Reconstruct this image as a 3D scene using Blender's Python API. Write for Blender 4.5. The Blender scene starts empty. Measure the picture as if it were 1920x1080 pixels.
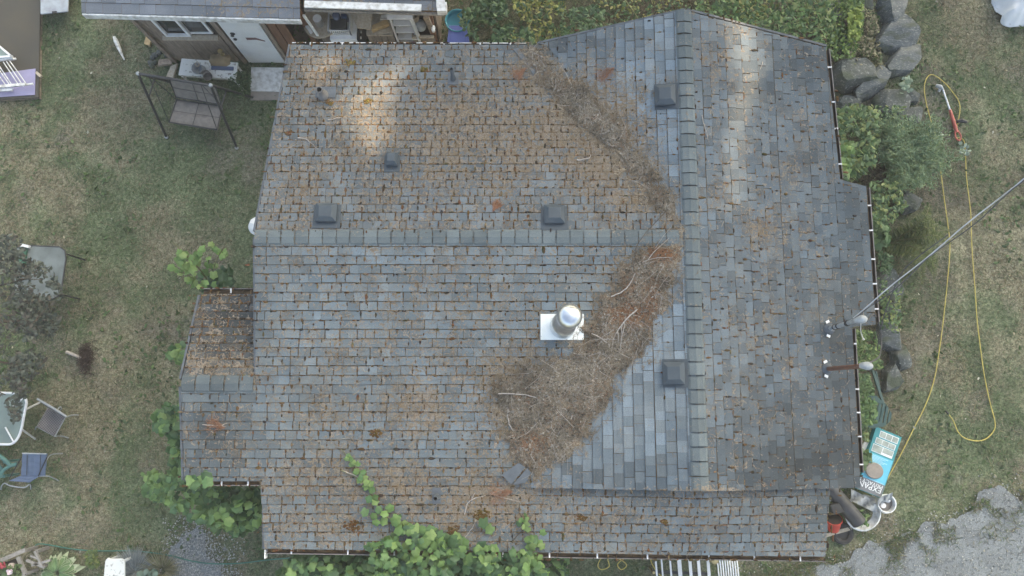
import bpy, math, random
import numpy as np
from mathutils import Vector, Matrix, noise as mnoise

R = math.radians
random.seed(7)
rng = np.random.default_rng(11)
S = bpy.context.scene
COL = S.collection

# ------------------------------------------------------------------ camera, sky, sun, exposure
CAM_H, FPX, TILT = 14.0, 1400.0, R(8.3)
cam_d = bpy.data.cameras.new('camera')
cam = bpy.data.objects.new('camera', cam_d); COL.objects.link(cam)
cam.location = (0, 0, CAM_H); cam.rotation_euler = (TILT, 0, 0)
cam_d.sensor_width = 36; cam_d.lens = 36 * FPX / 1920
cam_d.clip_start = 0.1; cam_d.clip_end = 3000
S.camera = cam
SUN_EL, SUN_AZ = R(33), R(35)           # azimuth measured from +Y towards +X
SUN_DIR = np.array([math.sin(SUN_AZ) * math.cos(SUN_EL), math.cos(SUN_AZ) * math.cos(SUN_EL), math.sin(SUN_EL)])
world = bpy.data.worlds.new('World'); S.world = world; world.use_nodes = True
wn = world.node_tree; wn.nodes.clear()
sky = wn.nodes.new('ShaderNodeTexSky'); sky.sky_type = 'NISHITA'; sky.sun_disc = False
sky.sun_elevation = SUN_EL; sky.sun_rotation = SUN_AZ; sky.dust_density = 6.0; sky.air_density = .8; sky.ozone_density = 1.2
bg = wn.nodes.new('ShaderNodeBackground'); bg.inputs[1].default_value = 0.13
wo = wn.nodes.new('ShaderNodeOutputWorld')
tint = wn.nodes.new('ShaderNodeMix'); tint.data_type = 'RGBA'; tint.blend_type = 'MULTIPLY'; tint.inputs[0].default_value = 1.0; tint.inputs[7].default_value = (1.0, 1.045, .965, 1)   # slight green tint put on the sky to cancel its violet cast
wn.links.new(sky.outputs[0], tint.inputs[6]); wn.links.new(tint.outputs[2], bg.inputs[0]); wn.links.new(bg.outputs[0], wo.inputs[0])
sl = bpy.data.lights.new('sun', 'SUN'); sl.energy = 2.9; sl.angle = R(0.7); sl.color = (1, .80, .55)
so = bpy.data.objects.new('sun', sl); COL.objects.link(so)
so.rotation_euler = Vector(-SUN_DIR).to_track_quat('-Z', 'Y').to_euler(); so.location = (20, 30, 30)
S.view_settings.view_transform = 'Standard'; S.view_settings.look = 'None'
S.view_settings.exposure = 2.14; S.view_settings.gamma = 1.0
S.cycles.max_bounces = 6; S.cycles.transparent_max_bounces = 8

# ------------------------------------------------------------------ measuring: photograph pixel -> place in the world
ct, st = math.cos(TILT), math.sin(TILT)
def ray(px, py):
    a, b = (px - 960) / FPX, (540 - py) / FPX
    return np.array([a, b * ct + st, b * st - ct])
O3 = np.array([0, 0, CAM_H])
def at(px, py, z=0.0):
    d = ray(px, py); return O3 + d * ((z - CAM_H) / d[2])
def on(px, py, pl, lift=0.0):          # pl = (a,b,c): z = a x + b y + c
    d = ray(px, py); a, b, c = pl
    t = (c + lift - CAM_H) / (d[2] - a * d[0] - b * d[1]); return O3 + d * t
def onY(px, py, Y):
    d = ray(px, py); return O3 + d * (Y / d[1])
def pix(P):
    P = np.atleast_2d(P); d = CAM_H - P[:, 2]
    dep = P[:, 1] * st + d * ct; v = P[:, 1] * ct - d * st
    return 960 + FPX * P[:, 0] / dep, 540 - FPX * v / dep
def zat(pl, x, y): return pl[0] * x + pl[1] * y + pl[2]
RX, RY, RZ = 2.50, 2.20, 3.80
def plane(gx, gy, x0, y0, z0): return (gx, gy, z0 - gx * x0 - gy * y0)
SA, SB, SC, SD = .125, .138, .185, .1917
PA = plane(0, -SA, 0, RY, RZ)       # north slope of the long gable
PB = plane(0, SB, 0, RY, RZ)        # south slope of the long gable
PC = plane(-SC, 0, RX, 0, RZ)       # east slope of the cross gable
PD = plane(SD, 0, RX, 0, RZ)        # west slope of the cross gable
PY = .18; PZ = zat(PB, 0, PY)
PP = plane(0, -.20, 0, PY, PZ)       # north slope of the porch

# ------------------------------------------------------------------ small noise toolkit
def _h(ix, iy, s):
    n = (ix.astype(np.int64) * 374761393 + iy.astype(np.int64) * 668265263 + s * 1274126177) & 0x7fffffff
    n = ((n ^ (n >> 13)) * 1274126177) & 0x7fffffff
    return ((n ^ (n >> 16)) & 0xffff) / 65535.0
def vnoise(x, y, s=0):
    x = np.asarray(x, float); y = np.asarray(y, float)
    ix, iy = np.floor(x), np.floor(y); fx, fy = x - ix, y - iy
    fx = fx * fx * (3 - 2 * fx); fy = fy * fy * (3 - 2 * fy)
    a, b, c, d = _h(ix, iy, s), _h(ix + 1, iy, s), _h(ix, iy + 1, s), _h(ix + 1, iy + 1, s)
    return (a * (1 - fx) + b * fx) * (1 - fy) + (c * (1 - fx) + d * fx) * fy
def fbm(x, y, s=0, o=4):
    r, a, t = 0, .5, 0
    for i in range(o):
        r = r + a * vnoise(np.asarray(x) * 2 ** i, np.asarray(y) * 2 ** i, s + i * 17); t += a; a *= .5
    return r / t
def sstep(a, b, x): x = np.clip((x - a) / (b - a), 0, 1); return x * x * (3 - 2 * x)
def blobs(px, py, lst):
    r = 0
    for cx, cy, rx, ry, s in lst:
        r = np.maximum(r, s * np.exp(-(((px - cx) / rx) ** 2 + ((py - cy) / ry) ** 2)))
    return r
def inpoly(x, y, P):
    P = np.asarray(P, float); c = np.zeros(np.shape(x), bool); j = len(P) - 1
    for i in range(len(P)):
        xi, yi, xj, yj = P[i, 0], P[i, 1], P[j, 0], P[j, 1]
        if yi != yj: c ^= ((yi > y) != (yj > y)) & (x < (xj - xi) * (y - yi) / (yj - yi) + xi)
        j = i
    return c
def polydist(x, y, P):
    P = np.asarray(P, float); r = np.full(np.shape(x), 1e9)
    for i in range(len(P)):
        a, b = P[i], P[(i + 1) % len(P)]; d = b - a; L = (d ** 2).sum() + 1e-9
        t = np.clip(((x - a[0]) * d[0] + (y - a[1]) * d[1]) / L, 0, 1)
        r = np.minimum(r, np.hypot(x - a[0] - t * d[0], y - a[1] - t * d[1]))
    return r

# ------------------------------------------------------------------ materials
def mat(name, c1, c2=None, rough=.8, scale=6., detail=6., bump=0., bscale=60., metal=0., attr=False, mix=.5, lo=.35, hi=.65, spec=.4, extra=None, stretch=None, trans=0.):
    m = bpy.data.materials.new(name); m.use_nodes = True; nt = m.node_tree; nt.nodes.clear()
    N, L = nt.nodes.new, nt.links.new
    out = N('ShaderNodeOutputMaterial'); b = N('ShaderNodeBsdfPrincipled'); L(b.outputs[0], out.inputs[0])
    b.inputs['Roughness'].default_value = rough; b.inputs['Metallic'].default_value = metal
    b.inputs['Specular IOR Level'].default_value = spec
    geo = N('ShaderNodeNewGeometry'); vec = geo.outputs['Position']
    if stretch:
        mp = N('ShaderNodeMapping'); mp.inputs['Scale'].default_value = stretch; L(vec, mp.inputs[0]); vec = mp.outputs[0]
    def noise(sc, de=6.):
        n = N('ShaderNodeTexNoise'); n.inputs['Scale'].default_value = sc; n.inputs['Detail'].default_value = de; L(vec, n.inputs['Vector']); return n.outputs[0]
    def ramp(src, a, bb):
        r = N('ShaderNodeMapRange'); r.inputs[1].default_value = a; r.inputs[2].default_value = bb; L(src, r.inputs[0]); return r.outputs[0]
    def mixc(f, a, bb, mode='MIX'):
        x = N('ShaderNodeMix'); x.data_type = 'RGBA'; x.blend_type = mode
        if isinstance(f, (int, float)): x.inputs[0].default_value = f
        else: L(f, x.inputs[0])
        for sock, v in ((x.inputs[6], a), (x.inputs[7], bb)):
            if isinstance(v, tuple): sock.default_value = (*v[:3], 1)
            else: L(v, sock)
        return x.outputs[2]
    c2 = c2 or tuple(v * .7 for v in c1)
    col = mixc(ramp(noise(scale, detail), lo, hi), tuple(c1), tuple(c2))
    if attr:
        a = N('ShaderNodeAttribute'); a.attribute_name = 'Col'; col = mixc(1.0, col, a.outputs[0], 'MULTIPLY')
    H = dict(N=N, L=L, noise=noise, ramp=ramp, mixc=mixc, bsdf=b, nt=nt, vec=vec)
    if extra: col = extra(H, col) or col
    L(col, b.inputs['Base Color'])
    if bump:
        bp = N('ShaderNodeBump'); bp.inputs['Strength'].default_value = bump; bp.inputs['Distance'].default_value = .01
        L(noise(bscale, 4.), bp.inputs['Height']); L(bp.outputs[0], b.inputs['Normal'])
    if trans:
        t = N('ShaderNodeBsdfTranslucent'); L(col, t.inputs[0]); ms = N('ShaderNodeMixShader'); ms.inputs[0].default_value = trans
        L(b.outputs[0], ms.inputs[1]); L(t.outputs[0], ms.inputs[2]); L(ms.outputs[0], out.inputs[0])
    return m

def shingle_extra(H, col):
    N, L = H['N'], H['L']
    # granules
    col = H['mixc'](H['ramp'](H['noise'](170., 3.), .3, .75), col, (.36, .38, .40)) if False else col
    g = H['ramp'](H['noise'](120., 4.), .25, .8)
    col = H['mixc'](g, H['mixc'](1.0, col, (.72, .72, .72), 'MULTIPLY'), H['mixc'](1.0, col, (1.28, 1.28, 1.28), 'MULTIPLY'))
    # needles and dirt lying on the shingles
    a = N('ShaderNodeAttribute'); a.attribute_name = 'Deb'
    n1 = H['noise'](30., 8.); n2 = H['noise'](7., 6.)
    ad = N('ShaderNodeMath'); ad.operation = 'MULTIPLY_ADD'; ad.inputs[1].default_value = 1.7; L(n1, ad.inputs[0]); L(n2, ad.inputs[2])
    s1 = N('ShaderNodeMath'); s1.operation = 'MULTIPLY_ADD'; s1.inputs[1].default_value = 1.6; L(ad.outputs[0], s1.inputs[0])
    sc = N('ShaderNodeMath'); sc.operation = 'MULTIPLY_ADD'; sc.inputs[1].default_value = 1.15; sc.inputs[2].default_value = -2.86; L(a.outputs[2], sc.inputs[0]); L(sc.outputs[0], s1.inputs[2])
    f = H['ramp'](s1.outputs[0], -.02, .20)
    dcol = H['mixc'](H['ramp'](H['noise'](60., 5.), .3, .7), (.15, .128, .10), (.285, .24, .19))
    dcol = H['mixc'](H['ramp'](H['noise'](9., 5.), .45, .68), dcol, (.18, .14, .092))
    col = H['mixc'](f, col, dcol)
    return col
M = {}
M['shingle'] = mat('asphalt_shingle', (1, 1, 1), (.80, .82, .84), rough=.95, scale=3., attr=True, bump=.5, bscale=90., spec=.2, extra=shingle_extra)
M['deck'] = mat('mossy_underlay', (.075, .056, .038), (.165, .110, .064), rough=1, scale=7., lo=.38, hi=.62, bump=.4, spec=.1)
M['moss'] = mat('moss', (1, 1, 1), (.6, .6, .6), rough=1, scale=40., attr=True, bump=.8, bscale=120., spec=.05)
M['litter'] = mat('needle_mat', (.125, .103, .077), (.23, .19, .145), rough=1, scale=38., detail=8, bump=1., bscale=70., spec=.05, attr=True)
M['needle'] = mat('dry_needle', (1, 1, 1), (.8, .8, .8), rough=.9, attr=True, spec=.1)
M['bark'] = mat('bleached_bark', (.42, .38, .34), (.26, .23, .20), rough=.9, scale=30.)
M['leaf'] = mat('leaf', (1, 1, 1), (.72, .75, .7), rough=.55, scale=14., attr=True, trans=.22, spec=.35)
M['stem'] = mat('green_stem', (.16, .17, .07), (.11, .1, .05), rough=.8)
M['trunk'] = mat('tree_bark', (.09, .07, .055), (.05, .04, .03), rough=.95, bump=.6)
M['grass'] = mat('grass_blade', (1, 1, 1), (.75, .75, .75), rough=.8, attr=True, trans=.15, spec=.2)
def ground_extra(H, col):
    d = H['mixc'](H['ramp'](H['noise'](40., 8.), .3, .7), H['mixc'](1.0, col, (.5, .5, .48), 'MULTIPLY'), H['mixc'](1.0, col, (1.5, 1.5, 1.5), 'MULTIPLY'))
    d = H['mixc'](H['ramp'](H['noise'](14., 8.), .38, .62), H['mixc'](1.0, d, (.74, .78, .72), 'MULTIPLY'), H['mixc'](1.0, d, (1.22, 1.2, 1.16), 'MULTIPLY'))
    return d
M['ground'] = mat('lawn_soil', (1, 1, 1), (.86, .86, .86), rough=1, scale=2., attr=True, bump=.8, bscale=45., spec=.1, extra=ground_extra)
def gravel_extra(H, col):
    N, L = H['N'], H['L']; v = N('ShaderNodeTexVoronoi'); v.inputs['Scale'].default_value = 62.; L(H['vec'], v.inputs['Vector'])
    return H['mixc'](.75, col, H['mixc'](1.0, (.62, .63, .64), v.outputs['Color'], 'MULTIPLY')) if False else H['mixc'](H['ramp'](v.outputs['Distance'], .1, .75), H['mixc'](1.0, col, (1.16, 1.16, 1.16), 'MULTIPLY'), H['mixc'](1.0, col, (.62, .62, .62), 'MULTIPLY'))
M['gravel'] = mat('gravel', (.245, .268, .275), (.195, .212, .218), rough=.95, scale=2.5, bump=.7, bscale=60., extra=gravel_extra)
M['stone_chip'] = mat('stone_chip', (1, 1, 1), (.8, .8, .8), rough=.9, attr=True)
def rock_extra(H, col):
    col = H['mixc'](H['ramp'](H['noise'](22., 8.), .56, .66), col, (.22, .235, .215))
    return H['mixc'](H['ramp'](H['noise'](3., 6.), .52, .66), col, (.06, .072, .05))
M['rock'] = mat('grey_rock', (.062, .070, .066), (.102, .11, .104), rough=.9, scale=5., bump=1., bscale=30., extra=rock_extra)
M['slate_rock'] = mat('slate_rock', (.064, .075, .079), (.108, .12, .122), rough=.7, scale=4., bump=.8, bscale=24., stretch=(1, 2.5, 1), extra=rock_extra)
M['white'] = mat('white_paint', (.74, .75, .75), (.58, .58, .56), rough=.5, scale=5., lo=.45, hi=.75)
M['white_worn'] = mat('worn_white_paint', (.70, .70, .68), (.40, .385, .35), rough=.75, scale=11., lo=.42, hi=.7, bump=.3)
M['white_spotted'] = mat('spotted_white', (.66, .66, .62), (.2, .18, .15), rough=.7, scale=16., lo=.55, hi=.68)
M['door_white'] = mat('door_white', (.74, .75, .74), (.60, .60, .585), rough=.5, scale=4., lo=.5, hi=.9)
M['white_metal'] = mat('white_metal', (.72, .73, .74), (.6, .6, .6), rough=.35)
M['flash_white'] = mat('white_flashing', (.80, .81, .76), (.68, .69, .6), rough=.45, scale=6., lo=.5, hi=.8)
M['steel'] = mat('galvanised_steel', (.72, .74, .76), (.58, .6, .62), rough=.28, metal=.9, scale=8.)
M['galv_dull'] = mat('dull_galvanised', (.36, .38, .39), (.27, .29, .30), rough=.6, metal=.15, scale=14.)
M['vent'] = mat('slate_plastic', (.060, .077, .092), (.048, .062, .075), rough=.6, scale=5.)
M['flash_dark'] = mat('dark_flashing', (.105, .12, .135), (.075, .085, .095), rough=.6, scale=8.)
M['black'] = mat('black_plastic', (.018, .018, .02), (.03, .03, .03), rough=.6)
M['charcoal'] = mat('charcoal_metal', (.045, .045, .048), (.03, .03, .03), rough=.5)
M['pipe_grey'] = mat('grey_pipe', (.22, .21, .20), (.15, .14, .13), rough=.7)
M['rust'] = mat('rusty_steel', (.17, .075, .045), (.11, .06, .045), rough=.9, scale=18., bump=.3)
M['gutter'] = mat('brown_gutter', (.10, .085, .075), (.06, .05, .045), rough=.6)
M['gutter_pale'] = mat('pale_gutter_edge', (.20, .185, .175), (.14, .125, .115), rough=.5)
M['siding'] = mat('house_siding', (.60, .58, .54), (.5, .48, .44), rough=.8)  # kept pale so the gable wall bounces light onto the roof below
def wood(name, a, b, rough=.85, st=(3, 3, .6)): return mat(name, a, b, rough=rough, scale=8., stretch=st, bump=.3, lo=.3, hi=.7)
M['wood_grey'] = wood('weathered_board', (.30, .245, .195), (.165, .128, .098))
M['wood_red'] = wood('cedar_board', (.20, .105, .06), (.13, .065, .04))
M['wood_pale'] = wood('pale_board', (.46, .40, .31), (.33, .28, .21))  # lightened so the pieces shaded by the lean-to roof read bright
M['wood_bleached'] = wood('bleached_wood', (.30, .285, .265), (.2, .185, .165))
M['wood_block'] = wood('fresh_wood', (.55, .40, .21), (.43, .30, .15))
M['deck_brown'] = mat('brown_deck_paint', (.070, .060, .042), (.058, .052, .040), rough=.55, scale=2.)
M['lilac'] = mat('lilac_paint', (.30, .28, .43), (.26, .245, .37), rough=.8, scale=5.)
M['glass'] = mat('window_glass', (.05, .055, .06), (.03, .035, .035), rough=.08, spec=.8)
M['table_glass'] = mat('frosted_table_glass', (.20, .25, .22), (.15, .19, .17), rough=.25, spec=.6, scale=3.)
M['grey_sheet'] = mat('grey_green_table', (.17, .195, .19), (.105, .12, .115), rough=.45, scale=4.)
M['green_plastic'] = mat('dark_green_plastic', (.022, .062, .058), (.03, .07, .065), rough=.5)
M['green_pale'] = mat('faded_green_plastic', (.07, .17, .15), (.055, .13, .12), rough=.5)
M['green_box'] = mat('green_box', (.05, .14, .09), (.04, .11, .07), rough=.5)
M['blue_fabric'] = mat('blue_fabric', (.15, .19, .27), (.125, .16, .23), rough=.9, bump=.3, bscale=120.)
M['taupe_mesh'] = mat('taupe_mesh_fabric', (.17, .15, .145), (.13, .115, .11), rough=.8, scale=12., bump=.3, bscale=150.)
M['brown_fabric'] = mat('swing_fabric', (.215, .195, .175), (.165, .15, .135), rough=.9, scale=12., bump=.2)
def weave_extra(H, col):
    N, L = H['N'], H['L']; w = N('ShaderNodeTexChecker'); w.inputs['Scale'].default_value = 42.; L(H['vec'], w.inputs['Vector'])
    return H['mixc'](H['ramp'](w.outputs[1], 0, 1), col, H['mixc'](1., col, (.5, .5, .5), 'MULTIPLY'))
M['wicker'] = mat('wicker', (.24, .215, .205), (.19, .17, .16), rough=.8, extra=weave_extra)
M['burlap'] = mat('burlap', (.29, .22, .13), (.22, .165, .095), rough=1, bump=.6)
M['brass'] = mat('tarnished_brass', (.5, .4, .2), (.2, .14, .06), rough=.35, metal=.8)
M['blue_tote'] = mat('blue_tote', (.10, .14, .42), (.09, .125, .37), rough=.45)
M['teal_tub'] = mat('teal_tub', (.05, .27, .36), (.04, .22, .3), rough=.45)
M['blue_paint'] = mat('blue_paint', (.09, .12, .2), (.07, .09, .14), rough=.6)
M['clear_tote'] = mat('clear_plastic', (.38, .42, .45), (.27, .28, .31), rough=.3, scale=7.)
M['red_plastic'] = mat('red_plastic', (.48, .06, .035), (.40, .045, .028), rough=.4)
M['tool_red'] = mat('tool_red', (.46, .115, .085), (.38, .09, .07), rough=.5)
M['yellow'] = mat('yellow_cord', (.50, .41, .10), (.42, .34, .09), rough=.6)
M['orange'] = mat('orange_cord', (.35, .22, .08), (.3, .18, .07), rough=.6)
M['hose_green'] = mat('green_hose', (.05, .17, .13), (.04, .13, .1), rough=.5)
M['cable_light'] = mat('bare_cable', (.55, .56, .58), (.42, .43, .45), rough=.4, metal=.3)
M['cable_dark'] = mat('dark_cable', (.07, .075, .08), (.05, .05, .055), rough=.6)
M['tarp'] = mat('white_tarp', (.74, .74, .73), (.60, .62, .63), rough=.6, scale=3., bump=.3, bscale=12.)
M['box_blue'] = mat('printed_box', (.12, .46, .60), (.10, .40, .54), rough=.55)
M['box_teal'] = mat('box_side', (.045, .26, .28), (.04, .22, .24), rough=.6)
M['box_grey'] = mat('box_band', (.155, .165, .18), (.14, .15, .16), rough=.6)
M['print_white'] = mat('white_print', (.76, .78, .79), (.7, .72, .72), rough=.6)
M['print_photo'] = mat('printed_picture', (.40, .44, .40), (.21, .25, .22), rough=.6, scale=9., lo=.3, hi=.7)
M['print_pale'] = mat('pale_print_lines', (.40, .66, .75), (.3, .55, .66), rough=.6)
M['sandstone'] = mat('sandstone', (.29, .255, .22), (.23, .205, .18), rough=.9, scale=10., bump=.4)
M['rubber'] = mat('tyre_rubber', (.025, .025, .026), (.04, .04, .04), rough=.8)
M['grey_bag'] = mat('grey_sheeting', (.38, .40, .40), (.26, .27, .27), rough=.5, scale=9.)
M['terracotta'] = mat('pale_flowerpot', (.38, .33, .3), (.3, .26, .23), rough=.8)
M['soil'] = mat('soil', (.045, .035, .028), (.03, .024, .02), rough=1, bump=.8)
M['petal'] = mat('petal', (1, 1, 1), (.85, .85, .85), rough=.7, attr=True)
M['paint_brown'] = mat('brown_smear', (.16, .085, .08), (.2, .12, .11), rough=.7)

# ------------------------------------------------------------------ building helpers
def tag(o, label=None, cat=None, group=None, kind=None):
    if label: o['label'] = label
    if cat: o['category'] = cat
    if group: o['group'] = group
    if kind: o['kind'] = kind
    return o
def thing(name, loc, label, cat, group=None):
    o = bpy.data.objects.new(name, None); COL.objects.link(o); o.location = loc; o.empty_display_size = .1
    return tag(o, label, cat, group)
def root_loc(p):
    while p.parent: p = p.parent
    return np.array(p.location)
def link_mesh(name, V, faces, mats, parent=None, mi=None, cols=None, attrs=None, smooth=False):
    V = np.asarray(V, float)
    base = root_loc(parent) if parent else np.array([(V[:, 0].min() + V[:, 0].max()) / 2, (V[:, 1].min() + V[:, 1].max()) / 2, V[:, 2].min()])
    me = bpy.data.meshes.new(name)
    if isinstance(faces, np.ndarray):
        k = faces.shape[1]; n = len(faces)
        me.vertices.add(len(V)); me.vertices.foreach_set('co', (V - base).astype(np.float32).ravel())
        me.loops.add(n * k); me.loops.foreach_set('vertex_index', faces.astype(np.int32).ravel())
        me.polygons.add(n); me.polygons.foreach_set('loop_start', np.arange(0, n * k, k, dtype=np.int32))
        me.update(calc_edges=True)
    else:
        me.from_pydata((V - base).tolist(), [], faces)
    mats = mats if isinstance(mats, (list, tuple)) else [mats]
    for m in mats: me.materials.append(M[m])
    if mi is not None: me.polygons.foreach_set('material_index', np.asarray(mi, np.int32))
    if cols is not None:
        c = np.ones((len(V), 4), np.float32); c[:, :3] = np.asarray(cols)[:, :3]
        a = me.attributes.new('Col', 'FLOAT_COLOR', 'POINT'); a.data.foreach_set('color', c.ravel())
    for k2, v2 in (attrs or {}).items():
        a = me.attributes.new(k2, 'FLOAT', 'POINT'); a.data.foreach_set('value', np.asarray(v2, np.float32))
    if smooth: me.polygons.foreach_set('use_smooth', np.ones(len(me.polygons), bool))
    o = bpy.data.objects.new(name, me); COL.objects.link(o)
    if parent: o.parent = parent
    else: o.location = base
    return o

class MB:
    def __init__(s): s.v, s.f, s.m, s.cur = [], [], [], 0
    def add(s, V, F):
        n = len(s.v); s.v += [tuple(map(float, p)) for p in V]; s.f += [[i + n for i in f] for f in F]; s.m += [s.cur] * len(F); return s
    def hexa(s, lo, hi):               # two quads, bottom and top (same winding, counter-clockwise from above)
        return s.add(list(lo) + list(hi), [[3, 2, 1, 0], [4, 5, 6, 7], [0, 1, 5, 4], [1, 2, 6, 5], [2, 3, 7, 6], [3, 0, 4, 7]])
    def box(s, c, size, mtx=None):
        x, y, z = [k / 2 for k in size]
        P = [Vector(p) for p in ((-x, -y, -z), (x, -y, -z), (x, y, -z), (-x, y, -z), (-x, -y, z), (x, -y, z), (x, y, z), (-x, y, z))]
        if mtx is not None: P = [mtx @ p for p in P]
        P = [p + Vector(c) for p in P]
        return s.hexa(P[:4], P[4:])
    def prism(s, poly, h0, h1=None):   # polygon of 3D points, extruded by vector
        n = len(poly); P = [np.array(p, float) for p in poly]; h0 = np.array(h0, float)
        Q = [p + h0 for p in P]
        return s.add(P + Q, [list(range(n))[::-1], list(range(n, 2 * n))] + [[i, (i + 1) % n, n + (i + 1) % n, n + i] for i in range(n)])
    def tube(s, pts, r, n=8, cap=True):
        pts = [Vector(p) for p in pts]; rs = r if isinstance(r, (list, tuple)) else [r] * len(pts)
        rings = []; up = None
        for i, p in enumerate(pts):
            d = (pts[min(i + 1, len(pts) - 1)] - pts[max(i - 1, 0)])
            if d.length < 1e-9: d = Vector((0, 0, 1))
            d.normalize()
            if up is None or abs(up.dot(d)) > .98: up = Vector((0, 0, 1)) if abs(d.z) < .9 else Vector((1, 0, 0))
            a = d.cross(up).normalized(); b = a.cross(d).normalized(); up = b
            rings.append([p + (a * math.cos(2 * math.pi * k / n) + b * math.sin(2 * math.pi * k / n)) * rs[i] for k in range(n)])
        V = [q for rg in rings for q in rg]; F = []
        for i in range(len(pts) - 1):
            for k in range(n): F.append([i * n + k, i * n + (k + 1) % n, (i + 1) * n + (k + 1) % n, (i + 1) * n + k])
        if cap: F += [list(range(n))[::-1], [(len(pts) - 1) * n + k for k in range(n)]]
        return s.add(V, F)
    def lathe(s, c, prof, n=20, mtx=None, closed=False):
        V = []
        for r, z in prof:
            for k in range(n):
                p = Vector((r * math.cos(2 * math.pi * k / n), r * math.sin(2 * math.pi * k / n), z))
                if mtx is not None: p = mtx @ p
                V.append(p + Vector(c))
        F = []
        for i in range(len(prof) - 1):
            for k in range(n): F.append([i * n + k, i * n + (k + 1) % n, (i + 1) * n + (k + 1) % n, (i + 1) * n + k])
        loop = np.allclose(prof[0], prof[-1])
        if prof[0][0] > 1e-6 and not loop: F.append(list(range(n))[::-1])
        if prof[-1][0] > 1e-6 and not loop: F.append([(len(prof) - 1) * n + k for k in range(n)])
        return s.add(V, F)
    def sheet(s, grid, th=.01):        # grid[i][j] of 3D points, given thickness downward
        r, c = len(grid), len(grid[0]); V = [p for row in grid for p in row]; W = [np.array(p) - np.array([0, 0, th]) for p in V]; n = len(V)
        F = []
        for i in range(r - 1):
            for j in range(c - 1):
                a, b, d, e = i * c + j, i * c + j + 1, (i + 1) * c + j + 1, (i + 1) * c + j
                F += [[a, b, d, e], [n + e, n + d, n + b, n + a]]
        for i in range(r - 1):
            for j in (0, c - 1):
                a, b = i * c + j, (i + 1) * c + j; F.append([a, b, n + b, n + a] if j == 0 else [b, a, n + a, n + b])
        for j in range(c - 1):
            for i in (0, r - 1):
                a, b = i * c + j, i * c + j + 1; F.append([b, a, n + a, n + b] if i == 0 else [a, b, n + b, n + a])
        return s.add(V + W, F)
    def build(s, name, mats, parent=None, smooth=False, bevel=0):
        o = link_mesh(name, s.v, s.f, mats, parent, s.m, smooth=False)
        if smooth:
            me = o.data; me.polygons.foreach_set('use_smooth', np.ones(len(me.polygons), bool))
            try: me.set_sharp_from_angle(angle=R(40))
            except Exception: pass
        if bevel:
            b = o.modifiers.new('bevel', 'BEVEL'); b.width = bevel; b.segments = 2; b.limit_method = 'ANGLE'
        return o
def spline(pts, n=8):
    P = [np.array(p, float) for p in pts]; out = []
    for i in range(len(P) - 1):
        p0, p1, p2, p3 = P[max(i - 1, 0)], P[i], P[i + 1], P[min(i + 2, len(P) - 1)]
        for k in range(n):
            t = k / n
            out.append(.5 * (2 * p1 + (p2 - p0) * t + (2 * p0 - 5 * p1 + 4 * p2 - p3) * t * t + (3 * p1 - p0 - 3 * p2 + p3) * t ** 3))
    out.append(P[-1]); return out
def rot(z=0, x=0, y=0): return Matrix.Rotation(R(z), 3, 'Z') @ Matrix.Rotation(R(x), 3, 'X') @ Matrix.Rotation(R(y), 3, 'Y')
def normal_mtx(nv, up=(0, 1, 0)):
    n = Vector(nv).normalized(); y = Vector(up); y = (y - n * y.dot(n)).normalized(); x = y.cross(n)
    return Matrix((x, y, n)).transposed()

# leaf templates: outline in the leaf's own plane, stem at origin, x along the leaf (fan from a raised centre)
def polar(rs): k = len(rs); return [(.5 + .5 * r * math.cos(math.pi - 2 * math.pi * i / k), .5 * r * math.sin(math.pi - 2 * math.pi * i / k)) for i, r in enumerate(rs)]
LEAF = {
    'ovate': [(0, 0), (.2, .2), (.45, .27), (.75, .17), (1, 0), (.75, -.17), (.45, -.27), (.2, -.2)],
    'grape': polar([.62, 1.05, .98, .82, 1.12, .9, 1.18, .9, 1.12, .82, .98, 1.05]),
    'round': polar([.9, 1, 1, 1.02, 1, 1.08, 1, 1.02, 1, 1]),
    'narrow': [(0, 0), (.3, .09), (.6, .08), (1, 0), (.6, -.08), (.3, -.09)],
    'blade': [(0, .05), (.6, .045), (1, 0), (.6, -.045), (0, -.05)], 'hair': [(0, .012), (.6, .01), (1, 0), (.6, -.01), (0, -.012)],
    'needle': [(0, .026), (1, .022), (1, -.022), (0, -.026)],
    'chip': polar([1, .8, 1, .75, .9]),
    'host': [(0, .03), (.2, .17), (.45, .24), (.7, .18), (1, 0), (.7, -.18), (.45, -.24), (.2, -.17), (0, -.03)],
}
def leafmesh(C, size, kind, up=None, tilt=.5, ang=None, cup=.1, bend=0.):
    C = np.asarray(C, float); n = len(C); T = np.array(LEAF[kind]); k = len(T)
    size = np.broadcast_to(np.asarray(size, float), (n,))
    nv = rng.normal(size=(n, 3)) * tilt + (np.array([0, 0, 1.]) if up is None else np.asarray(up)); nv /= np.linalg.norm(nv, axis=1)[:, None] + 1e-9
    th = rng.uniform(0, 2 * np.pi, n) if ang is None else np.asarray(ang)
    d = np.stack([np.cos(th), np.sin(th), np.zeros(n)], 1); d -= nv * (d * nv).sum(1)[:, None]; d /= np.linalg.norm(d, axis=1)[:, None] + 1e-9
    e = np.cross(nv, d)
    cx = T[:, 0].mean()
    X = np.concatenate([T[:, 0], [cx]]) - (.5 if kind not in ('blade', 'hair', 'host') else 0); Yy = np.concatenate([T[:, 1], [0]]); Z = np.concatenate([-cup * np.abs(T[:, 1]) * 2 - bend * T[:, 0] ** 2, [cup * .35]])
    V = C[:, None, :] + size[:, None, None] * (X[None, :, None] * d[:, None, :] + Yy[None, :, None] * e[:, None, :] + Z[None, :, None] * nv[:, None, :])
    F = np.array([[i, (i + 1) % k, k] for i in range(k)])
    F = (F[None] + (np.arange(n) * (k + 1))[:, None, None]).reshape(-1, 3)
    return V.reshape(-1, 3), F, k + 1
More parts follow.
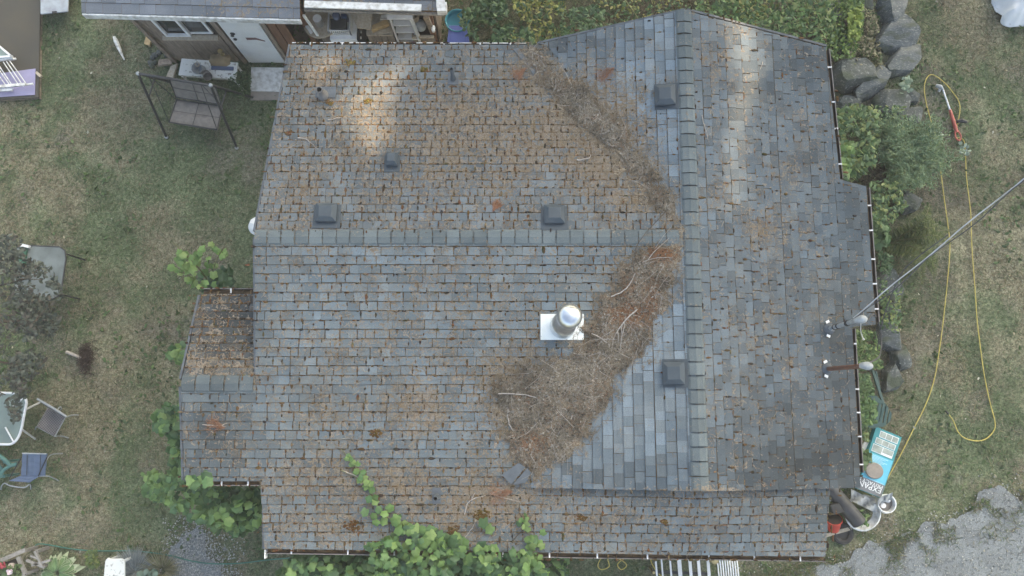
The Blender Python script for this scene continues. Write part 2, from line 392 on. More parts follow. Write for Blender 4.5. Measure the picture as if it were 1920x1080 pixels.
def leaves(name, C, size, kind, col, m='leaf', parent=None, **kw):
    V, F, k = leafmesh(C, size, kind, **kw)
    return link_mesh(name, V, F, m, parent, cols=np.repeat(np.asarray(col), k, 0))
def blend(cols, n, w=None, jit=.18):
    cols = np.asarray(cols, float); i = rng.choice(len(cols), n, p=w); return cols[i] * (1 + rng.uniform(-jit, jit, (n, 1)))
def scatter_px(poly, n, zlo, zhi, clump=0., seed=0, zf=None):
    """points whose place, seen in the photograph, falls in a polygon; heights between zlo and zhi"""
    P = np.asarray(poly, float); out = []; tot = 0
    while tot < n:
        q = rng.uniform(P.min(0), P.max(0), (n * 2, 2)); ok = inpoly(q[:, 0], q[:, 1], P)
        if clump: ok &= (fbm(q[:, 0] / 38, q[:, 1] / 38, seed, 3) + rng.uniform(-.12, .12, len(q))) > clump
        out.append(q[ok]); tot += int(ok.sum())
    q = np.concatenate(out)[:n]; z = rng.uniform(zlo, zhi, n) if zf is None else zf(q)
    a, b = (q[:, 0] - 960) / FPX, (540 - q[:, 1]) / FPX
    dx, dy, dz = a, b * ct + st, b * st - ct; t = (z - CAM_H) / dz
    return np.stack([dx * t, dy * t, z], 1), q

# ================================================================== ground
GXY = [-200, -90, -45, -25, -16]
def axis(lo, hi, s): return np.concatenate([GXY, np.arange(lo, hi + .001, s), -np.array(GXY[::-1])])
gx, gy = axis(-13.5, 13.5, .1), axis(-9, 11, .1)
def gcol(X, Y):
    px, py = pix(np.stack([X, Y, 0 * X], 1))
    t = fbm(X * .9 + 3, Y * .9, 1, 5); u = fbm(X * .45, Y * .45 + 9, 5, 4); w = fbm(X * 3.1, Y * 3.1, 9, 4)
    dry = sstep(.41, .67, t * .42 + u * .15 + w * .46 + blobs(px, py, [(140, 250, 70, 120, .10), (60, 330, 60, 60, .12), (250, 200, 50, 60, .08), (180, 770, 50, 120, .14), (60, 980, 120, 50, .1), (270, 860, 40, 60, .1), (1850, 25, 60, 40, .2), (1840, 420, 50, 60, .08), (1740, 330, 60, 60, .05)]) - blobs(px, py, [(210, 450, 70, 50, .14), (120, 130, 60, 60, .1), (230, 900, 50, 50, .14), (400, 250, 60, 60, .12), (1800, 850, 80, 80, .1), (1850, 600, 50, 60, .08)]))
    dirt = sstep(.56, .72, fbm(X * 1.6 + 40, Y * 1.6, 21, 4) * .8 + w * .2 + blobs(px, py, [(1760, 160, 60, 80, .1), (1700, 60, 60, 50, .06), (1700, 620, 50, 120, .08), (60, 640, 120, 120, .08)]))
    g = np.array([.118, .142, .086]); d = np.array([.235, .208, .152]); s = np.array([.150, .138, .116])
    c = g + (d - g) * (dry * .75)[:, None]; c = c * (.72 + .56 * fbm(X * 2.4 + 5, Y * 2.4, 41, 5))[:, None]
    c = c + (s - c) * (dirt * .7)[:, None]
    bed = np.maximum(blobs(px, py, [(1640, 330, 90, 130, 1), (1650, 560, 40, 200, 1), (1250, 20, 330, 60, 1.1), (1560, 40, 110, 90, 1), (800, 1060, 260, 24, .8), (690, 75, 120, 30, 1)]), 0)
    c = c + (np.array([.075, .055, .04]) - c) * np.clip(bed * .8, 0, .85)[:, None]
    return c, dry
XX, YY = np.meshgrid(gx, gy); V = np.stack([XX.ravel(), YY.ravel(), 0 * XX.ravel()], 1)
near = (np.abs(V[:, 0]) < 13.6) & (V[:, 1] > -9.1) & (V[:, 1] < 11.1)
V[:, 2] = np.where(near, (fbm(V[:, 0] * 1.3, V[:, 1] * 1.3, 33, 3) - .5) * .05, -.02)
nx, ny = len(gx), len(gy); ii = (np.arange(ny - 1)[:, None] * nx + np.arange(nx - 1)[None]).ravel()
F = np.stack([ii, ii + 1, ii + nx + 1, ii + nx], 1)
gc, _ = gcol(V[:, 0], V[:, 1])
tag(link_mesh('ground', V, F, 'ground', cols=gc, smooth=True), kind='structure')

# gravel: the drive in the bottom right corner and a patch by the flower bed
def ragged(poly, amp, step=.04, seed=0):
    out = []
    for i in range(len(poly)):
        a, b = np.array(poly[i][:2], float), np.array(poly[(i + 1) % len(poly)][:2], float); n = max(2, int(np.linalg.norm(b - a) / step))
        nn = np.array([-(b - a)[1], (b - a)[0]]) / (np.linalg.norm(b - a) + 1e-9)
        for k in range(n):
            p = a + (b - a) * k / n; out.append(p + nn * amp * ((fbm(p[0] * 1.7, p[1] * 1.7, seed, 4) - .5) * 2 + (fbm(p[0] * 5, p[1] * 5, seed + 5, 3) - .5) * .5))
    return out
def gravel_sheet(name, poly, z, seed):
    pts = ragged(poly, .36, seed=seed); return tag(link_mesh(name, [(p[0], p[1], z) for p in pts], [list(range(len(pts)))[::1]], 'gravel'), kind='structure')
drive = [at(px, py) for px, py in ((1925, 918), (1850, 935), (1780, 962), (1730, 988), (1690, 1006), (1640, 1022), (1570, 1044), (1480, 1066), (1400, 1088), (1380, 1110))] + [np.array([3.0, -9, 0]), np.array([30, -9, 0]), np.array([30, -2.2, 0])]
drive = drive[::-1] if True else drive
def ccw(p):
    a = sum(p[i][0] * p[(i + 1) % len(p)][1] - p[(i + 1) % len(p)][0] * p[i][1] for i in range(len(p))); return p if a > 0 else p[::-1]
drive = ccw(drive); gravel_sheet('gravel_driveway', drive, .034, 3)
patch = ccw([at(px, py) for px, py in ((352, 1002), (378, 992), (398, 1018), (418, 1045), (432, 1100), (325, 1100), (338, 1060), (330, 1035))])
gravel_sheet('gravel_patch', patch, .034, 8)
def chips(name, poly, n, label, grow, gl=.16, gh=.44):
    P = np.array([[p[0], p[1]] for p in poly]); lo, hi = np.maximum(P.min(0) - grow, [-9, -7]), np.minimum(P.max(0) + grow, [11.5, 3])
    q = rng.uniform(lo, hi, (n * 4, 2)); d = polydist(q[:, 0], q[:, 1], P); ins = inpoly(q[:, 0], q[:, 1], P)
    ok = ins | (rng.uniform(0, 1, len(q)) < np.exp(-d / .2) * .6); q = q[ok][:n]
    C = np.column_stack([q, np.full(len(q), .042)])
    g = rng.uniform(gl, gh, (len(q), 1)); col = np.concatenate([g * .98, g * 1.0, g * .95], 1)
    tag(leaves(name, C, rng.uniform(.014, .036, len(q)), 'chip', col, 'stone_chip', tilt=.35, cup=-.35), label, 'gravel', kind='stuff')
chips('loose_gravel', drive, 16000, 'loose grey gravel chips over the drive in the corner', .6)
chips('loose_pebbles', patch, 2600, 'loose grey pebbles beside the flower bed', .25, .24, .48)

# grass: blades and low weeds
def grass(n, seed):
    X = rng.uniform(-11.2, 11.5, n); Y = rng.uniform(-6.2, 9, n)
    px, py = pix(np.stack([X, Y, 0 * X], 1))
    c, dry = gcol(X, Y)
    gr = inpoly(X, Y, np.array([[p[0], p[1]] for p in drive])) & (polydist(X, Y, np.array([[p[0], p[1]] for p in drive])) > .06)
    gp = inpoly(X, Y, np.array([[p[0], p[1]] for p in patch]))
    under = (px > 560) & (px < 1520) & (py > 110) & (py < 1000)
    gd = polydist(X, Y, np.array([[p[0], p[1]] for p in drive]))
    keep = ~under & ~(gr & (rng.uniform(0, 1, n) > .010 + .10 * (fbm(X * 2.2, Y * 2.2, 70, 3) > .62) + 1.0 * np.exp(-gd / .6) * (fbm(X * 3.2, Y * 3.2, 71, 4) > .43))) & ~(gp & (rng.uniform(0, 1, n) > .40)) & (rng.uniform(0, 1, n) < (.5 + .9 * fbm(X * 2, Y * 2, 50, 3)))
    keep &= (px > -40) & (px < 1960) & (py > -40) & (py < 1120)
    X, Y, dry = X[keep], Y[keep], dry[keep]; n = len(X)
    g = blend([(.085, .14, .055), (.11, .18, .07), (.08, .115, .055), (.14, .17, .085)], n); d = blend([(.26, .22, .14), (.2, .165, .10), (.31, .27, .18), (.14, .11, .075)], n)
    m = (rng.uniform(0, 1, n) < .20 + .55 * dry)[:, None]
    col = np.where(m, d, g)
    tag(leaves('grass', np.column_stack([X, Y, np.full(n, .01)]), rng.uniform(.04, .10, n), 'blade', col, 'grass', tilt=1.1, cup=0), 'short patchy lawn grass, part green and part dry', 'grass', kind='stuff')
grass(420000, 1)
n = 26000                                # broad lawn weeds in clumps
X = rng.uniform(-11, 11.5, n); Y = rng.uniform(-6, 9, n); px, py = pix(np.stack([X, Y, 0 * X], 1))
k = (fbm(X * 1.5 + 7, Y * 1.5, 91, 4) + .25 * fbm(X * 6, Y * 6, 92, 2) > .70) & ~((px > 520) & (px < 1540) & (py > 90) & (py < 1010)) & ~inpoly(X, Y, np.array([[p[0], p[1]] for p in drive]))
X, Y = X[k], Y[k]; n = len(X)
tag(leaves('lawn_weeds', np.column_stack([X, Y, rng.uniform(.02, .06, n)]), rng.uniform(.05, .11, n), 'ovate', blend([(.085, .135, .045), (.10, .16, .06), (.075, .11, .05)], n), tilt=.6), 'small broad leaved weeds spread through the lawn', 'weeds', kind='stuff')
# tufts creeping over the edge of the drive
P_ = np.array([[p[0], p[1]] for p in drive]); q = rng.uniform([2.5, -5.9], [10.5, -1.2], (380000, 2)); d_ = polydist(q[:, 0], q[:, 1], P_)
k = inpoly(q[:, 0], q[:, 1], P_) & (rng.uniform(0, 1, len(q)) < np.exp(-d_ / .26) * .8) & (fbm(q[:, 0] * 3.2, q[:, 1] * 3.2, 123, 4) + rng.uniform(-.06, .06, len(q)) + .10 * np.exp(-d_ / .12) > .585)
q = q[k]; n = len(q)
tag(leaves('edge_tufts', np.column_stack([q, np.full(n, .045)]), rng.uniform(.05, .11, n), 'blade', blend([(.095, .145, .06), (.12, .17, .07), (.22, .19, .12), (.16, .17, .09)], n), 'grass', tilt=1.0, cup=0), 'grass tufts creeping over the edge of the gravel drive', 'grass', kind='stuff')
n = 420
X = rng.uniform(-10.5, 11, n); Y = rng.uniform(-6, 8.5, n)
tag(leaves('fallen_leaves', np.column_stack([X, Y, rng.uniform(.03, .06, n)]), rng.uniform(.03, .075, n), 'ovate', blend([(.4, .36, .25), (.3, .26, .18), (.45, .43, .36)], n), tilt=.4), 'pale dead leaves scattered on the lawn', 'leaves', kind='stuff')

# ================================================================== the house
def clip_rect(poly, u0, u1, v0, v1):
    def cut(P, k, val, sgn):
        out = []
        for i in range(len(P)):
            a, b = P[i], P[(i + 1) % len(P)]; da, db = sgn * (a[k] - val), sgn * (b[k] - val)
            if da >= 0: out.append(a)
            if (da > 0 and db < 0) or (da < 0 and db > 0):
                t = da / (da - db); out.append((a[0] + (b[0] - a[0]) * t, a[1] + (b[1] - a[1]) * t))
        return out
    for k, val, sgn in ((0, u0, 1), (0, u1, -1), (1, v0, 1), (1, v1, -1)):
        poly = cut(poly, k, val, sgn)
        if len(poly) < 3: return []
    return poly
house = thing('house', (0, 1.5, 0), 'grey shingle roofed house with cross gable under needle litter and moss', 'house')

DAMP = [(405, 820, 80, 110, .56), (1500, 870, 170, 60, .60), (1560, 850, 120, 90, .62), (1440, 885, 100, 55, .52), (1600, 420, 60, 260, .46), (1520, 130, 90, 60, .46), (1080, 75, 120, 34, .44), (1200, 890, 200, 38, .38), (390, 790, 80, 66, .52), (370, 840, 46, 100, .42), (420, 600, 80, 80, .50), (1590, 700, 70, 150, .52), (1525, 960, 70, 66, .34), (1440, 170, 60, 50, .34), (640, 510, 220, 22, .14), (1500, 560, 100, 130, .28), (1480, 780, 100, 66, .34), (1230, 300, 20, 100, .12), (1530, 300, 60, 90, .30), (420, 730, 70, 30, .3)]
MOSSY = [(720, 940, 280, 90, 1.0), (560, 180, 90, 140, .5), (420, 620, 70, 80, .8), (1250, 980, 260, 50, .8), (1400, 700, 60, 260, .5), (700, 200, 200, 140, .4)]
DEB = [(700, 230, 230, 150, .50), (900, 260, 260, 170, .62), (600, 130, 120, 60, .5), (1120, 260, 130, 170, .75), (560, 330, 120, 120, .42),
       (640, 480, 200, 40, .2), (650, 640, 130, 60, .48), (900, 600, 160, 80, .36), (790, 760, 90, 70, .7), (620, 770, 140, 50, .5), (960, 720, 120, 90, .75), (720, 900, 260, 70, .62), (560, 900, 130, 60, .55),
       (900, 940, 200, 90, .65), (600, 980, 160, 60, .55), (1180, 560, 90, 120, .5), (1020, 500, 110, 50, .36), (1100, 980, 130, 60, .5), (1300, 990, 180, 60, .40), (1480, 980, 60, 50, .4), (420, 620, 60, 70, .55), (430, 850, 70, 50, .55), (420, 800, 60, 40, .45),
       (1440, 430, 60, 90, .58), (1470, 330, 50, 60, .5), (1350, 130, 60, 120, .42), (1350, 350, 40, 200, .32), (1420, 600, 90, 120, .36), (1400, 850, 60, 60, .45), (1545, 500, 30, 80, .42), (1480, 700, 40, 60, .36), (1130, 130, 30, 25, .4), (1100, 922, 120, 7, .75), (1350, 922, 200, 7, .7), (1060, 230, 90, 70, .95), (1140, 300, 70, 60, .9), (1000, 150, 60, 50, .85), (960, 130, 60, 40, .7), (980, 290, 140, 60, .7), (1190, 370, 60, 40, .85), (960, 760, 60, 70, .9), (800, 770, 50, 50, .85)]
def deb_at(P, base):
    px, py = pix(P); x, y = P[:, 0], P[:, 1]
    d = np.maximum(blobs(px, py, DEB), base) * (1 - .8 * blobs(px, py, DAMP))
    return np.clip(d * (.55 + .95 * fbm(x * 2.1, y * 2.1, 61, 4)), 0, 1)
ROOFS = {}
def sweep(x, y):
    """the strip below the cross gable sweeps up to meet the gable's lower edge"""
    x, y = np.asarray(x, float), np.asarray(y, float)
    gable = np.minimum(zat(PC, x, y), zat(PD, x, y)) - .075 - (PB[0] * x + PB[1] * -1.24 + PB[2])
    return np.where(y < -1.0, np.clip(gable, 0, None) * np.clip((y + 2.25) / 1.0, 0, 1) * .92, 0.)
def shingles(name, pl, poly, org, udir, vdir, base, basecol, var, gap, expo=.14, tw=(.11, .21), rag=0., mossk=.5, deck=True, seed=0):
    rs = random.Random(seed)
    u = np.array([udir[0], udir[1], pl[0] * udir[0] + pl[1] * udir[1]]); u /= np.linalg.norm(u)
    v = np.array([vdir[0], vdir[1], pl[0] * vdir[0] + pl[1] * vdir[1]]); v /= np.linalg.norm(v)
    n = np.cross(u, v); n = n if n[2] > 0 else -n
    P0 = np.array([org[0], org[1], zat(pl, *org)])
    P3 = [np.array([p[0], p[1], zat(pl, p[0], p[1])]) for p in poly]
    uv = [((p - P0) @ u, (p - P0) @ v) for p in P3]
    if np.cross(u, v)[2] < 0: sign = -1
    else: sign = 1
    area = sum(uv[i][0] * uv[(i + 1) % len(uv)][1] - uv[(i + 1) % len(uv)][0] * uv[i][1] for i in range(len(uv)))
    if area < 0: uv = uv[::-1]; P3 = P3[::-1]
    umin, umax = min(p[0] for p in uv), max(p[0] for p in uv); vmin, vmax = min(p[1] for p in uv), max(p[1] for p in uv)
    V, F, MI, C, G = [], [], [], [], []
    def addp(poly2, h, hb, col, sidecol, mi):
        k = len(poly2); b0 = len(V)
        for (a, b), hh in zip(poly2, h): V.append(P0 + u * a + v * b + n * hh); C.append(col); G.append(.36 if (b - v0) / expo < .4 else -.06)
        top = list(range(b0, b0 + k))
        b1 = len(V)
        for (a, b), hh in zip(poly2, h): V.append(P0 + u * a + v * b + n * (hh - .0005)); C.append(sidecol); G.append(0)
        b2 = len(V)
        for (a, b) in poly2: V.append(P0 + u * a + v * b + n * hb); C.append(sidecol); G.append(0)
        fl = sign > 0
        F.append(top if fl else top[::-1]); MI.append(mi)
        for i in range(k):
            j = (i + 1) % k; q = [b2 + i, b2 + j, b1 + j, b1 + i]; F.append(q if fl else q[::-1]); MI.append(mi)
    moss = []
    i = 0; v0 = math.floor(vmin / expo) * expo
    while v0 < vmax:
        a = umin - rs.uniform(0, .2); rowj = rs.uniform(-.004, .004)
        while a < umax:
            w = rs.uniform(*tw); g = gap * rs.uniform(.5, 1.7)
            if rs.random() < .55: g = .0015
            gv = gap * rs.uniform(.6, 1.5)
            c = clip_rect(uv, a, a + w - g, v0 + rowj, v0 + expo - gv + rowj)
            if len(c) >= 3:
                ar = abs(sum(c[q][0] * c[(q + 1) % len(c)][1] - c[(q + 1) % len(c)][0] * c[q][1] for q in range(len(c)))) / 2
                if ar > .0008:
                    cc = [(p[0] + rs.uniform(-rag, rag), p[1] + rs.uniform(-rag, rag) * .7) for p in c]
                    if rag and len(cc) == 4:      # worn, rounded butt corners
                        mid = ((cc[2][0] + cc[3][0]) / 2, max(cc[2][1], cc[3][1]) + rag * .6)
                        cc = cc[:3] + [mid] + cc[3:]
                    h = [.006 + .014 * min(1, max(0, (p[1] - v0) / expo)) + rs.uniform(0, .002) for p in cc]
                    t = rs.random(); k = 1 + var * (rs.uniform(-1, 1) if t > .25 else rs.choice((-1.25, 1.2)))
                    mid3 = (P0 + u * (a + w / 2) + v * (v0 + expo / 2))[None]
                    px, py = pix(mid3); dm = float(blobs(px, py, DAMP)[0]); k *= (1 - dm) * (1 - .26 * float(blobs(px, py, MOSSY)[0]))
                    k *= .80 + .40 * float(fbm(mid3[:, 0] * 1.1 + seed, mid3[:, 1] * 1.1, 301, 4)[0]); warm = rs.uniform(-.04, .04) + .10 * (float(fbm(mid3[:, 0] * .8, mid3[:, 1] * .8, 333, 3)[0]) - .5)
                    col = (basecol[0] * k * (1 + warm), basecol[1] * k, basecol[2] * k * (1 - warm))
                    addp(cc, h, .001, col, (.10 * k + .02, .075 * k + .01, .05 * k + .01), 0)
                    my = float(blobs(px, py, MOSSY)[0]); dv = float(deb_at(mid3, base)[0]) + 1.6 * my
                    for _ in range(3):
                      if rs.random() < mossk * (.30 + 1.0 * dv):
                          moss.append((P0 + u * (a + w - g / 2) + v * (v0 + expo * rs.uniform(.2, 1.0)) + n * .012, u, v, n, rs.random()))
                    for _ in range(3):
                      if rs.random() < mossk * .6 * (.25 + dv):
                          moss.append((P0 + u * (a + rs.uniform(0, w)) + v * (v0 + expo) + n * .014, v, u, n, rs.random()))
            a += w
        v0 += expo; i += 1
    if deck:
        k = len(uv); b0 = len(V)
        for (a, b) in uv: V.append(P0 + u * a + v * b); C.append((1, 1, 1)); G.append(0)
        for (a, b) in uv: V.append(P0 + u * a + v * b - n * .07); C.append((1, 1, 1)); G.append(0)
        top = list(range(b0, b0 + k)); bot = list(range(b0 + k, b0 + 2 * k))[::-1]
        fl = sign > 0
        F.append(top if fl else top[::-1]); MI.append(1); F.append(bot if fl else bot[::-1]); MI.append(1)
        for q in range(k):
            j = (q + 1) % k; qq = [b0 + k + q, b0 + k + j, b0 + j, b0 + q]; F.append(qq if fl else qq[::-1]); MI.append(1)
    V = np.array(V)
    if pl is PB:
        V[:, 2] += sweep(V[:, 0], V[:, 1])
        moss = [(p + np.array([0, 0, float(sweep(p[0], p[1]))]), *r) for p, *r in moss]
    o = link_mesh(name, V, F, ['shingle', 'deck'], house, MI, cols=np.array(C), attrs={'Deb': np.clip(deb_at(V, base) + np.array(G) * (.35 + base), 0, 1)})
    ROOFS[len(ROOFS)] = (pl, uv, P0, u, v, n, base)
    return o, moss
def pxp(pts, pl): return [tuple(on(x, y, pl)[:2]) for x, y in pts]
vy_n = lambda x: RY + (.46 / .30) * (RX - x)
vy_s = lambda x: RY - (.46 / .331) * (RX - x)
NY, SY = 5.58, -1.24                    # ends of the cross gable
MOSS = []
rake_nw = on(545, 85, PA); ridge_w = on(478, 441, PA)
AY = float(rake_nw[1]); polyA = [tuple(rake_nw[:2]), (RX - (AY - RY) * .30 / .46, AY), (RX, RY), tuple(ridge_w[:2])]
o, m_ = shingles('roof_slope', PA, polyA, (0, RY), (1, 0), (0, 1), .32, (.152, .172, .180), .14, .0105, expo=(AY - RY) / 24.5, rag=.005, tw=(.08, .155), mossk=.85, seed=1); MOSS += m_
skirt = pxp([(1553, 916), (1547, 1043)], PB)
polyB = [tuple(ridge_w[:2]), (RX, RY), (RX - (RY - SY) * .331 / .46, SY)] + [(.3, -1.12), (4.5, -1.12)] + skirt + pxp([(497, 1028), (489, 902), (346, 902), (340, 724)], PB) + [(on(340, 716, PB)[0], PY)] + [(on(480, 716, PB)[0], PY)]
o, m_ = shingles('roof_slope', PB, polyB, (0, RY), (1, 0), (0, -1), .30, (.160, .188, .200), .14, .0085, expo=.128, rag=.004, tw=(.10, .22), mossk=.85, seed=2); MOSS += m_
polyC = [(RX, NY)] + pxp([(1548, 90), (1574, 337), (1623, 350), (1641, 608), (1596, 613), (1611, 890), (1612, 914)], PC) + [(RX, SY)]
o, m_ = shingles('roof_slope', PC, polyC, (RX, 0), (0, 1), (1, 0), .22, (.152, .176, .188), .16, .007, expo=.126, rag=.004, mossk=.6, seed=3); MOSS += m_
dn = on(1011, 83, PD); polyDn = [(RX, NY), tuple(dn[:2]), (RX - (AY - RY) * .30 / .46, AY), (RX, RY)]
o, m_ = shingles('roof_slope', PD, polyDn, (RX, 0), (0, 1), (-1, 0), .06, (.188, .225, .250), .15, .005, expo=.142, mossk=.40, seed=4); MOSS += m_
polyDs = [(RX, RY), (RX - (RY - SY) * .331 / .46, SY), (RX, SY)]
o, m_ = shingles('roof_slope', PD, polyDs, (RX, 0), (0, 1), (-1, 0), .05, (.188, .225, .250), .18, .005, expo=.142, mossk=.10, seed=5); MOSS += m_
polyP = [tuple(p) for p in pxp([(376, 552), (480, 552)], PP)]
x1 = on(480, 600, PP)[0]
polyP = [polyP[0], (x1 + .25, polyP[0][1]), (x1 + .25, PY), (on(341, 716, PB)[0], PY)]
o, m_ = shingles('roof_slope', PP, polyP, (0, PY), (1, 0), (0, 1), .40, (.115, .128, .132), .2, .014, expo=.118, rag=.006, tw=(.12, .2), mossk=.95, seed=6); MOSS += m_

# moss cushions in the joints (uncountable: one object)
V, F, C = [], [], []
for p, a, b, n_, t in MOSS:
    rr = random.uniform(.007, .018) * (1.4 if random.random() < .06 else 1); el = random.uniform(1, 2.7)
    ca = random.choice([(.13, .072, .034), (.095, .055, .028), (.055, .040, .030), (.15, .085, .040), (.085, .066, .034), (.19, .13, .075), (.12, .078, .040), (.045, .036, .030)])
    b0 = len(V); k = 7
    for ring, (sc, h) in enumerate(((1, 0), (.7, .8), (0, 1.0))):
        for q in range(k if sc else 1):
            th = 2 * math.pi * q / k; s2 = sc * random.uniform(.75, 1.25)
            V.append(p - n_ * .006 + b * (math.cos(th) * rr * el * s2) + a * (math.sin(th) * rr * s2) + n_ * (h * rr * .9)); C.append(tuple(x * random.uniform(.7, 1.25) for x in ca))
    for q in range(k):
        j = (q + 1) % k; F += [[b0 + q, b0 + j, b0 + k + j, b0 + k + q], [b0 + k + q, b0 + k + j, b0 + 2 * k]]
for cx, cy, pl, sz, cc in [(705, 812, PB, .10, (.16, .09, .03)), (905, 965, PB, .16, (.14, .085, .02)), (660, 985, PB, .15, (.15, .08, .03)), (1080, 700, PB, .05, (.2, .1, .03)), (1074, 730, PB, .06, (.2, .1, .03)), (1065, 755, PB, .05, (.19, .1, .03)), (1085, 670, PB, .05, (.2, .1, .03)), (850, 995, PB, .13, (.14, .085, .03)), (655, 118, PA, .10, (.28, .2, .07)), (690, 190, PA, .08, (.25, .17, .06)), (618, 192, PA, .07, (.24, .15, .06)), (1090, 970, PB, .08, (.16, .09, .03)), (1240, 975, PB, .06, (.2, .12, .04)), (540, 250, PA, .06, (.2, .12, .06)), (795, 130, PA, .06, (.2, .15, .05)), (950, 790, PB, .08, (.12, .1, .03))]:
    q = scatter_px([(cx - sz * 140, cy - sz * 90), (cx + sz * 140, cy - sz * 70), (cx + sz * 110, cy + sz * 90), (cx - sz * 100, cy + sz * 80)], int(900 * sz), 3, 3)[1]
    for x, y in q:
        if ((x - cx) / (sz * 120)) ** 2 + ((y - cy) / (sz * 80)) ** 2 > random.uniform(.2, 1.0): continue
        p = on(x, y, pl, .016); p[2] += float(sweep(p[0], p[1])) if pl is PB else 0; rr = random.uniform(.006, .016); b0 = len(V); k = 6
        for sc, h in ((1, 0), (.65, .8), (0, 1)):
            for j in range(k if sc else 1):
                th = 6.283 * j / k; s2 = sc * random.uniform(.7, 1.3); V.append(p + np.array([math.cos(th) * rr * 1.5 * s2, math.sin(th) * rr * 1.2 * s2, h * rr])); C.append(tuple(u_ * random.uniform(.45, 1.0) for u_ in cc))
        for j in range(k):
            i2 = (j + 1) % k; F += [[b0 + j, b0 + i2, b0 + k + i2, b0 + k + j], [b0 + k + j, b0 + k + i2, b0 + 2 * k]]
tag(link_mesh('moss', V, F, 'moss', cols=C), 'brown and rusty moss cushions in the joints of the roof shingles', 'moss', kind='stuff')

# ridge caps: overlapping curved shingles
def caps(p0, p1, half, pl1, pl2, side, step, lift, col, name='ridge_cap'):
    p0, p1 = np.array(p0, float), np.array(p1, float); L = np.linalg.norm(p1 - p0); d = (p1 - p0) / L; n = int(L / step); st_ = L / n
    V, F, C = [], [], []; up = np.array([0, 0, 1.])
    for i in range(n):
        a, b = i * st_ + .003, (i + 1) * st_ - random.uniform(.010, .022)
        k = random.uniform(.84, 1.12); cc = [c * k for c in col]
        prof = []
        for s, h in ((-1, -.012), (-.75, 0.006), (-.28, .006), (0, .008), (.28, .006), (.75, .006), (1, -.012)):
            off = np.array(side) * s * half * random.uniform(.97, 1.03)
            q = p0 + off; z = (zat(pl1, q[0], q[1]) if s < 0 else zat(pl2, q[0], q[1])) - p0[2]
            prof.append(off + np.array([0, 0, z]) + up * (lift + h))
        b0 = len(V)
        for tt, ex in ((a, .0), (b, .006)):
            for q in prof: V.append(p0 + d * (tt + random.uniform(-.003, .003)) + q + up * ex); C.append(cc)
        for tt, ex in ((b, -.03),):
            for q in prof: V.append(p0 + d * tt + q + up * ex); C.append((.10, .065, .035))
        m = len(prof)
        for r in (0, 1):
            for j in range(m - 1): F.append([b0 + r * m + j, b0 + r * m + j + 1, b0 + (r + 1) * m + j + 1, b0 + (r + 1) * m + j])
    V = np.array(V); cr = np.cross(np.array(V[F[0][1]]) - V[F[0][0]], np.array(V[F[0][3]]) - V[F[0][0]])
    if cr[2] < 0: F = [f[::-1] for f in F]
    return link_mesh(name, V, F, 'shingle', house, cols=C, attrs={'Deb': deb_at(V, .26) * .9})
capc = (.142, .166, .170)
caps((ridge_w[0], RY, RZ), (RX - .16, RY, RZ), .112, PB, PA, (0, 1, 0), .19, .026, capc)
caps((RX, NY, RZ), (RX, SY, RZ), .115, PD, PC, (1, 0, 0), .185, .034, capc)
caps((on(341, 716, PB)[0], PY, PZ), (on(478, 716, PB)[0], PY, PZ), .125, PB, PP, (0, 1, 0), .19, .024, (.112, .132, .138))

# walls under the eaves
w = MB()
def wallring(pts, z0, zf, th=.12):
    for i in range(len(pts)):
        a, b = np.array(pts[i], float), np.array(pts[(i + 1) % len(pts)], float); d = (b - a) / np.linalg.norm(b - a); nn = np.array([-d[1], d[0]]) * th
        b2 = b - d * 0
        lo = [(a[0], a[1], z0), (b2[0], b2[1], z0), (b2[0] + nn[0], b2[1] + nn[1], z0), (a[0] + nn[0], a[1] + nn[1], z0)]
        hi = [(p[0], p[1], zf(p[0], p[1])) for p in lo]
        w.hexa(lo, hi)
def undr(*pls): return lambda x, y: max(1.2, min(zat(p, x, y) for p in pls) - .14)
wallring([(-3.3, -1.9), (4.3, -1.9), (4.3, 4.95), (.75, 4.95), (-3.3, 4.95)], -.05, undr(PA, PB, PC))
wallring([(-4.55, -.95), (-3.31, -.95), (-3.31, 1.35), (-4.55, 1.35)], -.05, undr(PB, PP))
for gy_ in (5.05, SY + .03):              # gable triangles of the cross gable
    zb = 2.3
    w.prism([(RX - 2.1, gy_, zb), (RX + 2.3, gy_, zb), (RX + 2.3, gy_, zat(PC, RX + 2.3, 0) - .14), (RX, gy_, RZ - .14), (RX - 2.1, gy_, zat(PD, RX - 2.1, 0) - .14)], (0, -.1 if gy_ > 0 else .1, 0)) if gy_ > 0 else w.prism([(RX - 2.35, gy_, zb), (RX + 2.0, gy_, zb), (RX + 2.0, gy_, zat(PC, RX + 2.0, 0) - .05), (RX, gy_, RZ - .05), (RX - 2.35, gy_, zat(PD, RX - 2.35, 0) - .05)], (0, .1, 0))
w.build('wall', 'siding', house)

